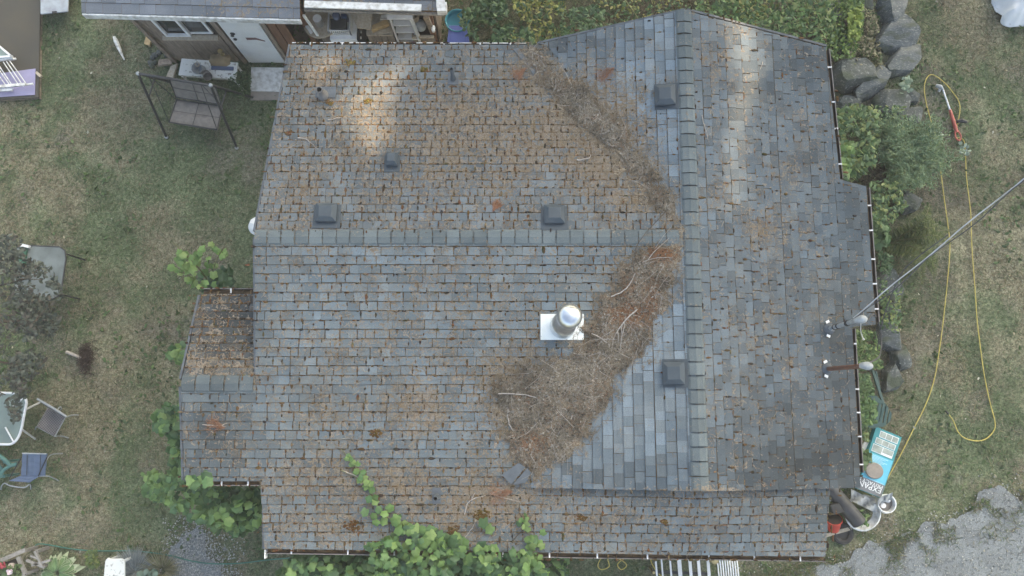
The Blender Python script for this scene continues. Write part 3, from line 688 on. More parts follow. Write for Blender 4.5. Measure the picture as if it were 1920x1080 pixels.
# barge boards and gutters
def bar(mb, a, b, wd, ht):
    a, b = Vector(a), Vector(b); d = (b - a); L = d.length; d.normalize(); x = d.cross(Vector((0, 0, 1))).normalized(); z = x.cross(d)
    m = Matrix((x, d, z)).transposed(); mb.box((a + b) / 2, (wd, L, ht), m)
for (a, b, pl) in (((545, 88), (479, 436), PA), ((479, 445), (481, 700), PB), ((496, 915), (497, 1026), PB), ((376, 556), (341, 712), PP), ((341, 724), (346, 898), PB), ((1285, 21), (1545, 89), PC), ((1284, 21), (1008, 84), PD)):
    p, q = on(*a, pl, -.085), on(*b, pl, -.085); bb = MB(); bar(bb, p, q, .03, .14); bb.build('barge_board', 'flash_dark', house)
def gutter(px_pts, pl, out, nbr, edge='gutter_pale', brk=.5):
    a, b = on(*px_pts[0], pl, -.05), on(*px_pts[1], pl, -.05); out = (out[0], out[1], 0.); a = a + np.array(out) * .012; b = b + np.array(out) * .012
    L = np.linalg.norm(b - a); d = (b - a) / L; o3 = np.array([out[0], out[1], 0.]); up = np.array([0, 0, 1.])
    g = MB(); prof = [(-.035, .0), (-.03, -.07), (.03, -.07), (.036, .015), (.041, .015), (.036, -.08), (-.04, -.08), (-.04, 0)]
    g.prism([a + o3 * s + up * h for s, h in prof], d * L)
    go = g.build('gutter', 'gutter', house)
    e = MB(); bar(e, a + o3 * .038 + up * .019, b + o3 * .038 + up * .019, .012, .010); e.build('front_edge', edge, go)
    t = MB(); bar(t, a + up * -.045, b + up * -.045, .056, .012); t.build('silt', 'deck', go)
    for i in range(nbr):
        k = MB(); f = (i + .6 + random.uniform(-.12, .12)) / nbr; c = a + d * L * min(f, .995)
        bar(k, c - o3 * .025 + up * .022, c + o3 * .04 + up * .024, .02, .010); k.build('bracket', 'white_metal', go)
    return go
gutter(((548, 87), (986, 88)), PA, (0, 1), 7, 'white_worn')
gutter(((499, 1030), (1546, 1045)), PB, (0, -1), 11)
gutter(((1548, 92), (1573, 334)), PC, (1, 0), 4)
gutter(((1623, 352), (1641, 604)), PC, (1, 0), 5)
gutter(((1596, 616), (1611, 886)), PC, (1, 0), 6)
gutter(((380, 548), (478, 548)), PP, (0, 1), 1)
gutter(((348, 903), (487, 903)), PB, (0, -1), 3)
ec = MB(); p = on(499, 1031, PB, -.05); ec.box(p + np.array([0, -.05, .0]), (.012, .12, .10)); ec.build('gutter_end', 'white', house)

# roof vents
def roof_vent(px, py, pl, sx, sy, h, rz=0):
    p = on(px, py, pl); n_ = Vector((-pl[0], -pl[1], 1)).normalized(); dn_ = Vector((-pl[0], -pl[1], -(pl[0] ** 2 + pl[1] ** 2))).normalized()
    m = normal_mtx(n_, (-dn_)); P = Vector(p)
    def q(x, y, z): return P + m @ Vector((x, y, z))
    f = MB(); f.box(q(0, .04, .024), (sx * 1.28, sy * 1.3, .006), m)
    fo = f.build('roof_vent', 'vent', house)
    hb = MB(); a, b, t = sx / 2, sy / 2, .58
    r0 = [q(-a * .92, -b * .92, .02), q(a * .92, -b * .92, .02), q(a * .92, b * .92, .02), q(-a * .92, b * .92, .02)]; r1 = [q(-a * .92, -b * .92, h * .45), q(a * .92, -b * .92, h * .45), q(a * .92, b * .92, h * .45), q(-a * .92, b * .92, h * .45)]
    hb.hexa(r0, r1)
    hb.hexa([q(-a, -b, h * .38), q(a, -b, h * .38), q(a, b, h * .38), q(-a, b, h * .38)], [q(-a, -b, h * .62), q(a, -b, h * .62), q(a, b, h * .62), q(-a, b, h * .62)])
    hb.hexa([q(-a, -b, h * .62), q(a, -b, h * .62), q(a, b, h * .62), q(-a, b, h * .62)], [q(-a * t, -b * t, h), q(a * t, -b * t, h), q(a * t, b * t, h), q(-a * t, b * t, h)])
    hb.build('hood', 'vent', fo, bevel=.006)
    return fo
roof_vent(614, 402, PA, .30, .27, .14)
roof_vent(1039, 405, PA, .29, .27, .14)
roof_vent(1247, 182, PD, .30, .29, .15)
roof_vent(1263, 700, PD, .30, .29, .15)
roof_vent(736, 303, PA, .175, .20, .16)
def vent_pipe(px, py, pl, r, h, mt, fl=None, cone=1.7):
    p = on(px, py, pl); b = MB(); n_ = 18
    rp = [(r * cone, .015), (r * 1.2, h * .45), (r, h * .5), (r, h), (r * .78, h), (r * .78, h - .14)]
    V, prof = [], rp
    b.lathe(p, rp, n_); o = b.build('vent_pipe', mt, house, smooth=True)
    c = MB(); c.lathe(p + np.array([0, 0, h - .13]), [(0, 0), (r * .78, .0)], n_); c.build('bore', 'black', o)
    if fl:
        f = MB(); nn = Vector((-pl[0], -pl[1], 1)).normalized(); m = normal_mtx(nn, (0, 1, 0)); f.box(Vector(p) + m @ Vector((fl[2], fl[3], .026)), (fl[0], fl[1], .005), m); f.build('flashing', 'flash_dark', o)
    return o
vent_pipe(606, 180, PA, .048, .24, 'pipe_grey', (.30, .18, .04, .05), 1.9)
vent_pipe(850, 149, PA, .026, .36, 'flash_dark', (.16, .2, 0, 0), 1.8)
vent_pipe(819, 931, PB, .034, .22, 'flash_dark', (.12, .22, 0, .02), 1.5)

# valley flashings
vf = MB()
for pts, pl in (([(985, 89), (1012, 92), (1046, 137), (1036, 141)], PD), ([(962, 92), (972, 90), (1004, 132), (1000, 140)], PA)):
    vf.prism([on(x, y, pl, .026) for x, y in pts[::-1]], (0, 0, .006))
vf.build('valley_flashing', 'flash_dark', house)
vf = MB()
for pts, pl in (([(941, 890), (972, 868), (985, 876), (958, 908)], PB), ([(962, 909), (988, 878), (996, 886), (985, 905)], PD)):
    vf.prism([on(x, y, pl, .085) for x, y in pts[::-1]], (0, 0, .006))
vf.build('valley_flashing', 'flash_dark', house)

# chimney
cb = on(1055, 611, PB)
ch = MB(); ch.lathe(cb, [(.185, -.02), (.165, .34), (.168, .36), (.135, .40), (.135, 1.12)], 28)
cho = ch.build('chimney', 'steel', house, smooth=True)
f = MB(); mm = normal_mtx((0, -SB, 1), (0, 1, 0)); f.box(Vector(on(1054, 613, PB, .030)), (.60, .36, .006), mm); f.build('flashing', 'flash_white', cho)
f = MB(); f.lathe(cb, [(.142, 1.05), (.150, 1.06), (.150, 1.22), (.146, 1.25), (.155, 1.26), (.155, 1.29), (.13, 1.345), (.09, 1.375), (.04, 1.388), (0, 1.39)], 28); f.build('cap', 'steel', cho, smooth=True)

# service masts
def mast(b, t, hgt, mt, headm, L):
    p = on(*b, PC); q = at(*t, p[2] + hgt)
    root = thing('service_mast', p, L, 'mast')
    k = MB(); k.tube([p, p + (q - p) * .5, q], .030, 12); k.build('pipe', mt, root, smooth=True)
    f = MB(); nn = normal_mtx((SC, 0, 1), (0, 1, 0)); f.lathe(p + np.array([0, 0, .0]), [(.085, .026), (.07, .04), (.042, .10)], 16, nn); f.build('boot', 'flash_dark', root, smooth=True)
    f = MB()
    for s in (-1, 1): f.box(Vector(p) + nn @ Vector((-.03, .10 * s, .04)), (.055, .035, .006), nn @ rot(25 * s))
    f.build('sealant_flap', 'white', root)
    d = (q - p); d /= np.linalg.norm(d); ax = normal_mtx(Vector((.75, .15 if t[1] < 650 else -.1, .55)), (0, 1, 0))
    f = MB(); f.lathe(q + np.array([.02, 0, 0]), [(.04, -.08), (.056, -.04), (.068, .0), (.066, .025), (.05, .055), (.02, .072), (0, .076)], 18, ax @ Matrix.Diagonal((1.0, .78, 1.0)).to_3x3()); f.build('weatherhead', headm, root, smooth=True)
    return root, p, q
mr1, m1b, m1t = mast((1553, 617), (1612, 599), 1.15, 'galv_dull', 'galv_dull', 'grey steel service mast with the overhead wires tied to it')
mr2, m2b, m2t = mast((1549, 692), (1622, 686), 1.3, 'rust', 'galv_dull', 'rusty red service mast with grey weatherhead below the wired one')
k = MB()
for i, f_ in enumerate((.22, .34, .62, .66)):
    c = m1b + (m1t - m1b) * f_; k.lathe(c, [(.036, -.012), (.042, 0), (.036, .012)], 12, normal_mtx(Vector(m1t - m1b), (0, 1, 0)))
k.build('cable_tie', 'black', mr1)
att = m1b + (m1t - m1b) * .75 + np.array([0.02, .05, 0])
far = at(1990, 288, 6.2); far2 = far + (far - att) * 1.5
pts = [att + (far2 - att) * t + np.array([0, 0, -.25 * math.sin(math.pi * t)]) for t in np.linspace(0, 1, 30)]
c = MB(); c.tube([p + np.array([math.cos(i * 1.3) * .012, 0, math.sin(i * 1.3) * .012]) for i, p in enumerate(pts)], .0075, 6); tag(c.build('overhead_cable', 'cable_light'), 'pale bare overhead service cable running from the roof mast', 'cable')
c = MB(); c.tube(spline([p + np.array([math.cos(i * 1.3 + 3) * .03 + .02, -.03, math.sin(i * 1.3 + 3) * .03]) for i, p in enumerate(pts)], 2), .0065, 6); tag(c.build('overhead_wire', 'cable_dark'), 'dark insulated wire twisted alongside the pale overhead cable', 'cable')
c = MB(); c.tube(spline([m1t + [.08, -.02, .02], at(1640, 590, 3.4), at(1652, 625, 2.6), at(1650, 665, 2.9), m2t + [.06, .04, 0]], 8), .012, 6)
tag(c.build('drip_loop', 'cable_dark'), 'black drip loop cable hanging between the two masts', 'cable')
c = MB(); c.tube(spline([m1t + [.02, -.04, -.02], at(1614, 622, 3.2), at(1619, 636, 2.6)], 6), [.008] * 12 + [.018], 6); tag(c.build('wire_splice', 'white_metal'), 'short white wire end hanging under the wired mast', 'cable')
c = MB(); c.tube(spline([at(1778, 440, 4.2), at(1700, 500, 3.7), at(1675, 545, 3.2), at(1655, 600, 2.9), at(1645, 655, 2.6)], 6), .007, 6); tag(c.build('telephone_wire', 'cable_dark'), 'thin slack dark wire below the overhead service cable', 'cable')

# ------------------------------------------------------------------ litter on the roof
FR = []
def heap(name, poly_px, pl1, pl2, hmax, label, seed, fade=14):
    P = np.array(poly_px, float); W = np.array([at(x, y, 3.0)[:2] for x, y in poly_px]); s = .03
    xs = np.arange(W[:, 0].min() - .6, W[:, 0].max() + .6, s); ys = np.arange(W[:, 1].min() - .6, W[:, 1].max() + .6, s)
    X, Y = np.meshgrid(xs, ys); X, Y = X.ravel(), Y.ravel(); Z0 = np.maximum(zat(pl1, X, Y), zat(pl2, X, Y))
    px, py = pix(np.stack([X, Y, Z0], 1)); d = polydist(px, py, P) * np.where(inpoly(px, py, P), 1, -1)
    d = d + (fbm(X * 4, Y * 4, seed, 5) - .5) * 40 + (fbm(X * 14, Y * 14, seed + 9, 3) - .5) * 26
    h = hmax * sstep(0, 45, d) + .035 * sstep(0, 6, d); h *= .65 + .7 * fbm(X * 7, Y * 7, seed + 3, 3)
    ins = d > 0
    Z = Z0 + np.where(ins, h, 0.004) + .012
    nx_, ny_ = len(xs), len(ys); ii = (np.arange(ny_ - 1)[:, None] * nx_ + np.arange(nx_ - 1)[None]).ravel()
    F = np.stack([ii, ii + 1, ii + nx_ + 1, ii + nx_], 1); F = F[ins[F].any(1)]
    used = np.unique(F); mp = -np.ones(len(X), int); mp[used] = np.arange(len(used))
    c = np.array([.95, .92, .9]) * (.55 + .9 * fbm(X * 5, Y * 5, seed + 20, 4))[:, None]
    rust = .10 * (fbm(X * 3, Y * 3, 77, 3) > .5) + blobs(px, py, [(1245, 475, 35, 16, 1), (1185, 590, 40, 25, .9), (1165, 545, 30, 20, .6), (1000, 830, 30, 20, .5), (1220, 560, 15, 40, .7)])
    c = c * (1 + rust[:, None] * np.array([.4, -.12, -.25]))
    o = link_mesh(name, np.stack([X, Y, Z], 1)[used], mp[F], 'litter', cols=c[used], smooth=True)
    tag(o, label, 'litter', kind='stuff')
    g = np.nonzero(ins)[0]; fr = np.nonzero((d > -34) & (rng.uniform(0, 1, len(d)) < np.exp(-np.maximum(-d, 0) / 11.)))[0]
    FR.append(np.stack([X, Y, Z0 + .024], 1)[fr])
    return np.stack([X, Y, Z], 1)[g], rust[g]
VN = [(990, 100), (1040, 138), (1090, 172), (1132, 212), (1182, 272), (1240, 350), (1280, 424), (1262, 415), (1218, 368), (1166, 308), (1122, 258), (1078, 215), (1050, 182), (1018, 146)]
VS = [(1276, 460), (1270, 500), (1236, 580), (1212, 640), (1172, 680), (1140, 745), (1092, 822), (1045, 868), (1012, 884), (988, 866), (966, 845), (955, 820), (968, 800), (935, 765), (925, 730), (950, 705), (1000, 690), (1070, 668), (1095, 640), (1115, 600), (1135, 560), (1175, 510), (1220, 462)]
h1, r1 = heap('valley_litter', VN, PA, PD, .010, 'grey brown needle and twig litter along the upper roof valley', 5)
h2, r2 = heap('valley_debris', VS, PB, PD, .034, 'thick heap of needles and dead twigs filling the lower roof valley', 25)
def needles_on(pts, n, smin, smax, pal, name, label, tilt, rust=None, kind='needle', lift=.01):
    i = rng.integers(0, len(pts), n); C = pts[i] + rng.uniform(-.015, .015, (n, 3)) * [1, 1, 0] + [0, 0, lift]
    col = blend(pal, n, jit=.35) * (.45 + 1.1 * fbm(C[:, 0] * 4.5, C[:, 1] * 4.5, 401, 4))[:, None]
    if rust is not None:
        m = rng.uniform(0, 1, n) < rust[i]; col[m] = blend([(.21, .10, .05), (.16, .08, .045), (.26, .14, .075)], int(m.sum()))
    return tag(leaves(name, C, rng.uniform(smin, smax, n), kind, col, 'needle', tilt=tilt, cup=0), label, 'litter', kind='stuff')
PAL = [(.225, .195, .15), (.195, .165, .122), (.16, .13, .092), (.25, .22, .178), (.11, .09, .067), (.29, .265, .225), (.18, .142, .095)]
needles_on(np.concatenate([h1, h2]), 75000, .02, .085, PAL, 'twig_litter', 'dead needles and twiglets covering both roof valleys', .13, np.concatenate([r1, r2]))
needles_on(np.concatenate([h1, h2]), 2600, .02, .05, [(.23, .21, .18), (.18, .155, .125), (.10, .085, .065)], 'leaf_litter', 'curled grey dead leaves among the valley litter', .5, kind='ovate', lift=.02)
needles_on(np.concatenate(FR), 26000, .025, .09, [(.26, .21, .15), (.21, .165, .11), (.16, .12, .08), (.31, .26, .19)], 'scattered_needles', 'needles thinning out around the edges of the valley litter', .2)
V_, F_, o_ = [], [], 0
tb = MB(); allp = np.concatenate([h1, h2])
for i in range(120):
    p = allp[rng.integers(0, len(allp))] + [0, 0, .02]; a = rng.uniform(0, 6.283); L_ = rng.uniform(.10, .42); d_ = np.array([math.cos(a), math.sin(a), 0]); e_ = np.array([-d_[1], d_[0], 0]) * rng.uniform(-.25, .25)
    tb.tube([p, p + d_ * L_ * .5 + e_ * L_ + [0, 0, .012], p + d_ * L_ + [0, 0, .004]], [.0028, .0024, .0014], 3, False)
tag(tb.build('small_sticks', 'bark'), 'pale thin sticks tangled in the valley litter', 'litter', kind='stuff')
def roof_needles(n):
    px = rng.uniform(335, 1650, n * 6); py = rng.uniform(15, 1050, n * 6)
    a, b = (px - 960) / FPX, (540 - py) / FPX; D = np.stack([a, b * ct + st, b * st - ct], 1)
    best = None
    for nm, (pl, uv, P0, u, v, nn, base) in ROOFS.items():
        t = (pl[2] - CAM_H) / (D[:, 2] - pl[0] * D[:, 0] - pl[1] * D[:, 1]); P = O3 + D * t[:, None]
        q = P - P0; ok = inpoly(q @ u, q @ v, uv)
        dv = deb_at(P, base); cl = fbm(P[:, 0] * 6, P[:, 1] * 6, 81, 4)
        ok &= rng.uniform(0, 1, len(P)) < np.clip((dv * 1.5 + cl - .75) * 1.6, .004, 1)
        sel = np.nonzero(ok)[0]
        if pl is PB: P[:, 2] += sweep(P[:, 0], P[:, 1])
        blk = (P[sel], np.repeat(nn[None], len(sel), 0)); best = blk if best is None else (np.concatenate([best[0], blk[0]]), np.concatenate([best[1], blk[1]]))
    P, N_ = best; i = rng.permutation(len(P))[:n]; P, N_ = P[i], N_[i]; n = len(P)
    col = blend([(.28, .22, .145), (.22, .165, .105), (.18, .13, .08), (.34, .28, .20), (.25, .155, .08), (.15, .11, .075)], n, jit=.25)
    tag(leaves('roof_needles', P + N_ * .024, rng.uniform(.025, .085, n), 'needle', col, 'needle', up=N_, tilt=.12, cup=0), 'brown fir needles strewn over the shingles', 'needles', kind='stuff')
roof_needles(46000)
def twig(pts, pl, r, label, up=.04, forks=2, m='bark'):
    P = [on(x, y, pl, up + .02 * math.sin(i * 2.1)) for i, (x, y) in enumerate(pts)]; Q = spline(P, 5); n = len(Q)
    b = MB(); b.tube([q + np.array([random.uniform(-.006, .006), random.uniform(-.006, .006), 0]) for q in Q], [r * (1 - .7 * i / n) for i in range(n)], 5)
    for k in range(forks):
        i = random.randint(n // 4, n - 3); d = Q[i + 1] - Q[i]; d /= np.linalg.norm(d); s = random.choice((-1, 1)); e = np.array([-d[1], d[0], 0]) * s
        L = random.uniform(.15, .35); b.tube([Q[i], Q[i] + (d * .6 + e * .5) * L * .5, Q[i] + (d * 1.1 + e * .7) * L], [r * .6, r * .45, r * .25], 4)
    tag(b.build('twig', m), label, 'twig', 'dead twigs lying on the roof')
twig([(1145, 556), (1175, 540), (1195, 505), (1215, 487), (1258, 482)], PB, .010, 'long pale twig arching at the head of the lower valley', .08)
twig([(1195, 580), (1165, 610), (1150, 640), (1145, 682)], PB, .012, 'forked pale branch lying in the lower valley beside the chimney', .10, 5)
twig([(952, 765), (955, 795), (972, 820), (992, 850)], PB, .010, 'bent white twig left of the lower valley litter', .05, 1)
twig([(935, 738), (985, 740), (1020, 750), (1058, 762)], PB, .009, 'bleached twig crossing the widest part of the valley heap', .09, 4)
twig([(1110, 625), (1135, 640), (1150, 655)], PB, .008, 'short twig just right of the white chimney flashing', .09, 2)
twig([(1250, 395), (1190, 470), (1222, 530)], PB, .007, 'thin dark twig lying across the lower valley', .09, 2, 'trunk')
twig([(1082, 300), (1103, 297), (1108, 290)], PA, .011, 'little white stick lying beside the upper valley', .05, 0)
twig([(558, 258), (575, 261), (585, 270), (597, 280)], PA, .008, 'curved white twig on the left of the upper roof', .03, 0)
twig([(615, 225), (640, 220)], PA, .007, 'short white straight stick below the wide vent pipe', .03, 0)
twig([(640, 882), (665, 892), (690, 905)], PB, .008, 'pale twig beside the vine tip on the lower roof', .03, 1)
twig([(870, 965), (880, 940), (905, 930), (945, 918)], PB, .008, 'thin curved twig right of the lower vent pipe', .03, 2)
twig([(870, 1010), (885, 990), (895, 970)], PB, .007, 'thin twig under the lower vent pipe', .03, 1)
twig([(960, 1015), (980, 990), (975, 960)], PB, .008, 'forked brown twigs beside the small vine at the gutter', .03, 3, 'trunk')
twig([(380, 796), (405, 798), (425, 800)], PB, .007, 'straight pale twig on the small left roof', .03, 1)
twig([(1430, 55 + 60), (1425, 130)], PC, .006, 'tiny twig on the sunlit right slope', .03, 0)
twig([(1316, 215), (1322, 240), (1330, 268)], PC, .007, 'thin pale twig on the right slope beside the ridge', .03, 0)
# rusty dead fir sprays
def spray(px, py, pl, ang, L, label):
    p = on(px, py, pl, .03); n = 260; t = rng.uniform(0, 1, n) ** .8; a = R(ang) + rng.normal(0, .35, n)
    C = p + np.stack([np.cos(a) * t * L, np.sin(a) * t * L, .01 + rng.uniform(0, .03, n)], 1); C[:, 2] = zat(pl, C[:, 0], C[:, 1]) + .03 + rng.uniform(0, .03, n)
    tag(leaves('fir_spray', C, rng.uniform(.03, .07, n), 'needle', blend([(.25, .12, .07), (.20, .095, .055), (.29, .165, .105)], n), 'needle', tilt=.2, ang=a + rng.normal(0, .4, n), cup=0), label, 'fir spray', 'rusty dead fir sprays on the roof')
spray(1150, 128, PD, 215, .28, 'rust red fir spray near the top of the grey valley slope')
spray(925, 395, PA, 60, .16, 'small rust red fir spray left of the middle roof vent')
spray(960, 922, PB, 190, .32, 'rust red fir spray below the dark valley flashing')
spray(420, 802, PB, 160, .25, 'rust red fir spray on the small left roof')
spray(985, 130, PA, 220, .22, 'rust red fir spray at the top of the upper valley')
spray(930, 545 - 60, PB, 200, .01, 'x') if False else None

# ================================================================== plants
G_GRAPE = [(.095, .18, .07), (.08, .15, .06), (.125, .215, .08), (.065, .125, .06), (.16, .25, .085)]
G_TIP = [(.165, .265, .08), (.14, .235, .07), (.21, .30, .10)]
def plant(name, label, cat, parts, base, group=None, stems=()):
    """parts: list of (px polygon, n, zlo, zhi, size lo, size hi, leaf kind, palette, clump, tilt)"""
    root = thing(name, base, label, cat, group)
    Vs, Fs, Cs, o = [], [], [], 0
    for poly, n, zl, zh, s0, s1, kind, pal, cl, tl in parts:
        C, q = scatter_px(poly, n, zl, zh, cl, int(abs(poly[0][0])))
        V, F, k = leafmesh(C, rng.uniform(s0, s1, n), kind, tilt=tl, cup=.14)
        Vs.append(V); Fs.append(F + o); o += len(V)
        t = np.clip((C[:, 2] - zl) / (zh - zl + 1e-6), 0, 1)
        Cs.append(np.repeat(blend(pal, n), k, 0))
    link_mesh('foliage', np.concatenate(Vs), np.concatenate(Fs), 'leaf', root, cols=np.concatenate(Cs))
    if stems:
        b = MB()
        for pts, r in stems: b.tube(spline(pts, 5), r, 5)
        b.build('stem', 'stem', root)
    return root
# the big vine below the lower eave, climbing the roof
def trail(px_list, pl, n, s0, s1, spread, pal, lift=.05):
    Q = np.array(spline([np.array([x, y, 0]) for x, y in px_list], 10))[:, :2]; out = []
    for i in range(n):
        t = i / n; j = int(t * (len(Q) - 1)); w = 4 + spread * t
        x, y = Q[j] + rng.normal(0, w, 2); out.append((on(x, y, pl, lift + rng.uniform(0, .1)), s0 + (s1 - s0) * t * rng.uniform(.7, 1.2)))
    return out
root = thing('grape_vine', at(800, 1060, 0), 'large grape vine along the lower gutter climbing onto the roof', 'vine')
Vs, Fs, Cs, o_ = [], [], [], 0
def addl(C, sz, kind, pal, tilt):
    global o_
    V, F, k = leafmesh(C, sz, kind, tilt=tilt, cup=.14); Vs.append(V); Fs.append(F + o_); o_ += len(V); Cs.append(np.repeat(blend(pal, len(C)), k, 0))
for poly, n, zl, zh, s0, s1, pal, cl in [
    ([(540, 1050), (600, 1042), (700, 1030), (800, 1010), (900, 1005), (1000, 1020), (1060, 1040), (1060, 1130), (530, 1130)], 2400, 1.8, 3.05, .08, .165, G_GRAPE, .36),
    ([(690, 1025), (740, 1000), (790, 1012), (880, 1022), (960, 1030), (1010, 1038), (1030, 1085), (700, 1085)], 340, 3.22, 3.5, .06, .145, G_GRAPE + G_TIP[:2], .42),
    ([(520, 1065), (550, 1042), (640, 1035), (670, 1075), (600, 1130), (520, 1110)], 230, 1.7, 2.6, .10, .17, G_GRAPE + G_TIP, .35)]:
    C, q = scatter_px(poly, n, zl, zh, cl, int(poly[0][0])); addl(C, rng.uniform(s0, s1, n), 'grape', pal, .6)
for path, n, s0, s1, sp, pal in [
    ([(655, 848), (675, 885), (695, 912), (705, 945), (735, 975), (760, 1000), (800, 1020)], 46, .07, .165, 11, G_TIP + G_GRAPE[:1]),
    ([(985, 965), (990, 990), (1000, 1015), (1000, 1035)], 18, .06, .15, 8, G_TIP + G_GRAPE[:1]),
    ([(760, 990), (800, 1005), (850, 1020), (900, 1032)], 70, .10, .165, 16, G_TIP[:2] + G_GRAPE)]:
    a = trail(path, PB, n, s0, s1, sp, pal); addl(np.array([p for p, s in a]), np.array([s for p, s in a]), 'grape', pal, .3)
link_mesh('foliage', np.concatenate(Vs), np.concatenate(Fs), 'leaf', root, cols=np.concatenate(Cs))
b = MB()
for path in ([(640, 842), (662, 870), (690, 910), (705, 945), (745, 985), (800, 1022)], [(983, 958), (990, 990), (1003, 1030)], [(690, 905), (640, 882)]):
    b.tube(spline([on(x, y, PB, .04) for x, y in path], 6), .006, 5)
b.tube(spline([at(800, 1060, 0), at(790, 1052, 1.6), at(810, 1040, 3.1)], 6), .03, 6)
b.build('stem', 'stem', root)

plant('grape_vine', 'grape vine spreading beside the small left roof and its lower gutter', 'vine', [
    ([(300, 900), (340, 885), (380, 900), (480, 915), (490, 990), (440, 1005), (410, 985), (350, 950), (290, 935), (265, 918)], 620, 1.0, 2.6, .08, .165, 'grape', G_GRAPE, .36, .55),
    ([(355, 895), (395, 890), (390, 920), (350, 918)], 9, 3.35, 3.5, .15, .20, 'grape', G_GRAPE, 0, .3),
    ([(265, 890), (300, 883), (330, 900), (310, 915), (270, 905)], 40, 1.4, 2.0, .08, .13, 'grape', G_TIP, 0, .5),
    ([(440, 930), (488, 915), (488, 980), (460, 970)], 50, 2.0, 2.7, .10, .17, 'grape', G_TIP[:1] + G_GRAPE, .3, .5),
    ([(318, 830), (345, 820), (345, 890), (318, 890)], 50, 1.6, 2.6, .10, .17, 'grape', G_GRAPE, .3, .5),
    ([(285, 780), (320, 762), (344, 780), (344, 820), (300, 805)], 55, 1.6, 2.6, .11, .18, 'grape', G_GRAPE, .32, .5),
    ([(300, 760), (345, 750), (346, 900), (325, 900), (330, 830), (290, 800)], 70, 1.6, 2.6, .09, .17, 'grape', G_GRAPE + G_TIP[:1], .3, .5),
    ([(260, 900), (330, 890), (420, 930), (485, 925), (488, 1000), (400, 1000), (340, 960), (270, 930)], 220, 2.2, 3.0, .08, .155, 'grape', G_GRAPE + G_TIP[:2], .42, .6),
    ([(310, 655), (330, 650), (345, 640), (344, 690), (320, 672)], 20, 1.2, 1.8, .10, .16, 'grape', G_GRAPE + G_TIP[:1], 0, .5)],
    at(420, 950, 0), stems=[([at(430, 960, 0), at(420, 930, .8), at(400, 905, 1.6)], .02), ([at(300, 905, .8), at(360, 920, 1.2), at(420, 940, 1.1)], .008), ([at(345, 905, 1.2), at(340, 850, 1.4), at(330, 780, 1.4)], .012)])
plant('grape_vine', 'bright young vine shoot beside the upper corner of the small left roof', 'vine', [
    ([(335, 465), (360, 475), (400, 455), (425, 445), (425, 490), (395, 520), (360, 510), (330, 500)], 42, 1.7, 2.3, .10, .17, 'grape', G_TIP, .2, .4),
    ([(318, 500), (340, 505), (385, 520), (410, 535), (390, 545), (350, 530)], 24, 1.5, 2.2, .07, .14, 'grape', G_TIP, 0, .4),
    ([(370, 510), (430, 500), (440, 535), (400, 550), (375, 545)], 40, .8, 1.8, .12, .19, 'grape', [(.07, .13, .06), (.06, .11, .06)], .2, .5)],
    at(400, 545, 0), stems=[([at(400, 545, 0), at(395, 535, 1.2), at(370, 500, 2), at(325, 455, 2.2)], .01), ([at(390, 540, 1.3), at(350, 515, 1.9), at(315, 505, 2)], .006), ([at(395, 530, 1.5), at(405, 490, 2), at(425, 455, 2.2)], .007)])

# brambles and other growth behind the house
G_BRAM = [(.085, .145, .075), (.10, .17, .075), (.07, .115, .065), (.125, .195, .085)]
G_YEL = [(.30, .29, .08), (.24, .26, .07), (.36, .33, .12)]
plant('bramble_bush', 'dark bramble bush beside the blue tote behind the house', 'bramble', [
    ([(842, -30), (930, -30), (960, 40), (1000, 60), (1000, 110), (880, 110), (870, 60)], 1500, .1, 1.3, .06, .15, 'ovate', G_BRAM, .44, .8),
    ([(960, 55), (1000, 70), (985, 90), (950, 84)], 40, .7, 1.3, .06, .1, 'ovate', G_YEL + G_BRAM, .2, .6)], at(920, 40, 0))
plant('bramble_bush', 'yellowing bramble patch behind the long roof, between green brambles', 'bramble', [
    ([(930, -30), (1060, -30), (1060, 40), (1040, 90), (985, 100), (960, 60)], 620, .0, 1.2, .05, .13, 'ovate', G_BRAM + G_YEL[:2], .48, .9),
    ([(950, -20), (1040, -20), (1030, 60), (1000, 75), (980, 40)], 200, .6, 1.2, .06, .11, 'ovate', G_YEL + [(.14, .18, .06)], .44, .6)], at(1000, 30, 0))
plant('bramble_bush', 'sparse bramble with bare canes left of the roof peak', 'bramble', [
    ([(1045, 20), (1120, 10), (1160, 40), (1180, 60), (1060, 90)], 420, .4, 1.2, .07, .12, 'ovate', G_BRAM, .40, .6),
    ([(1090, -30), (1290, -30), (1290, 15), (1200, 55), (1120, 20)], 420, .1, 1.0, .05, .10, 'ovate', G_BRAM + G_YEL, .48, .7)], at(1150, 20, 0),
    stems=[([at(1168, -5, .6), at(1185, 18, .9), at(1198, 38, .8)], .012), ([at(1120, 35, .8), at(1135, 45, .9), at(1140, 50, .7)], .01), ([at(1000, 10, .6), at(990, 50, 1)], .008)])
plant('leafy_bush', 'light green leafy bush right of the roof peak behind the house', 'bush', [
    ([(1285, -30), (1560, -30), (1570, 60), (1560, 95), (1450, 75), (1340, 40), (1290, 18)], 2100, .0, 1.3, .05, .14, 'ovate', [(.13, .215, .08), (.105, .18, .075), (.17, .26, .10), (.085, .14, .065), (.2, .24, .09)], .44, .9),
    ([(1380, -20), (1440, -20), (1440, 30), (1395, 40)], 90, .8, 1.1, .05, .09, 'ovate', G_YEL, .4, .6)], at(1430, 20, 0))
plant('ground_cover', 'bright yellow green creeping plant beside the upper boulders', 'creeper', [
    ([(1555, -30), (1620, -30), (1618, 60), (1600, 110), (1565, 115), (1550, 80)], 1300, .05, .5, .05, .10, 'ovate', [(.14, .22, .06), (.19, .27, .065), (.10, .17, .06)], .36, .5),
    ([(1592, 20), (1618, 10), (1612, 75), (1590, 80)], 260, .3, .55, .05, .08, 'round', [(.27, .34, .07), (.22, .29, .06)], .2, .5)], at(1590, 50, 0))
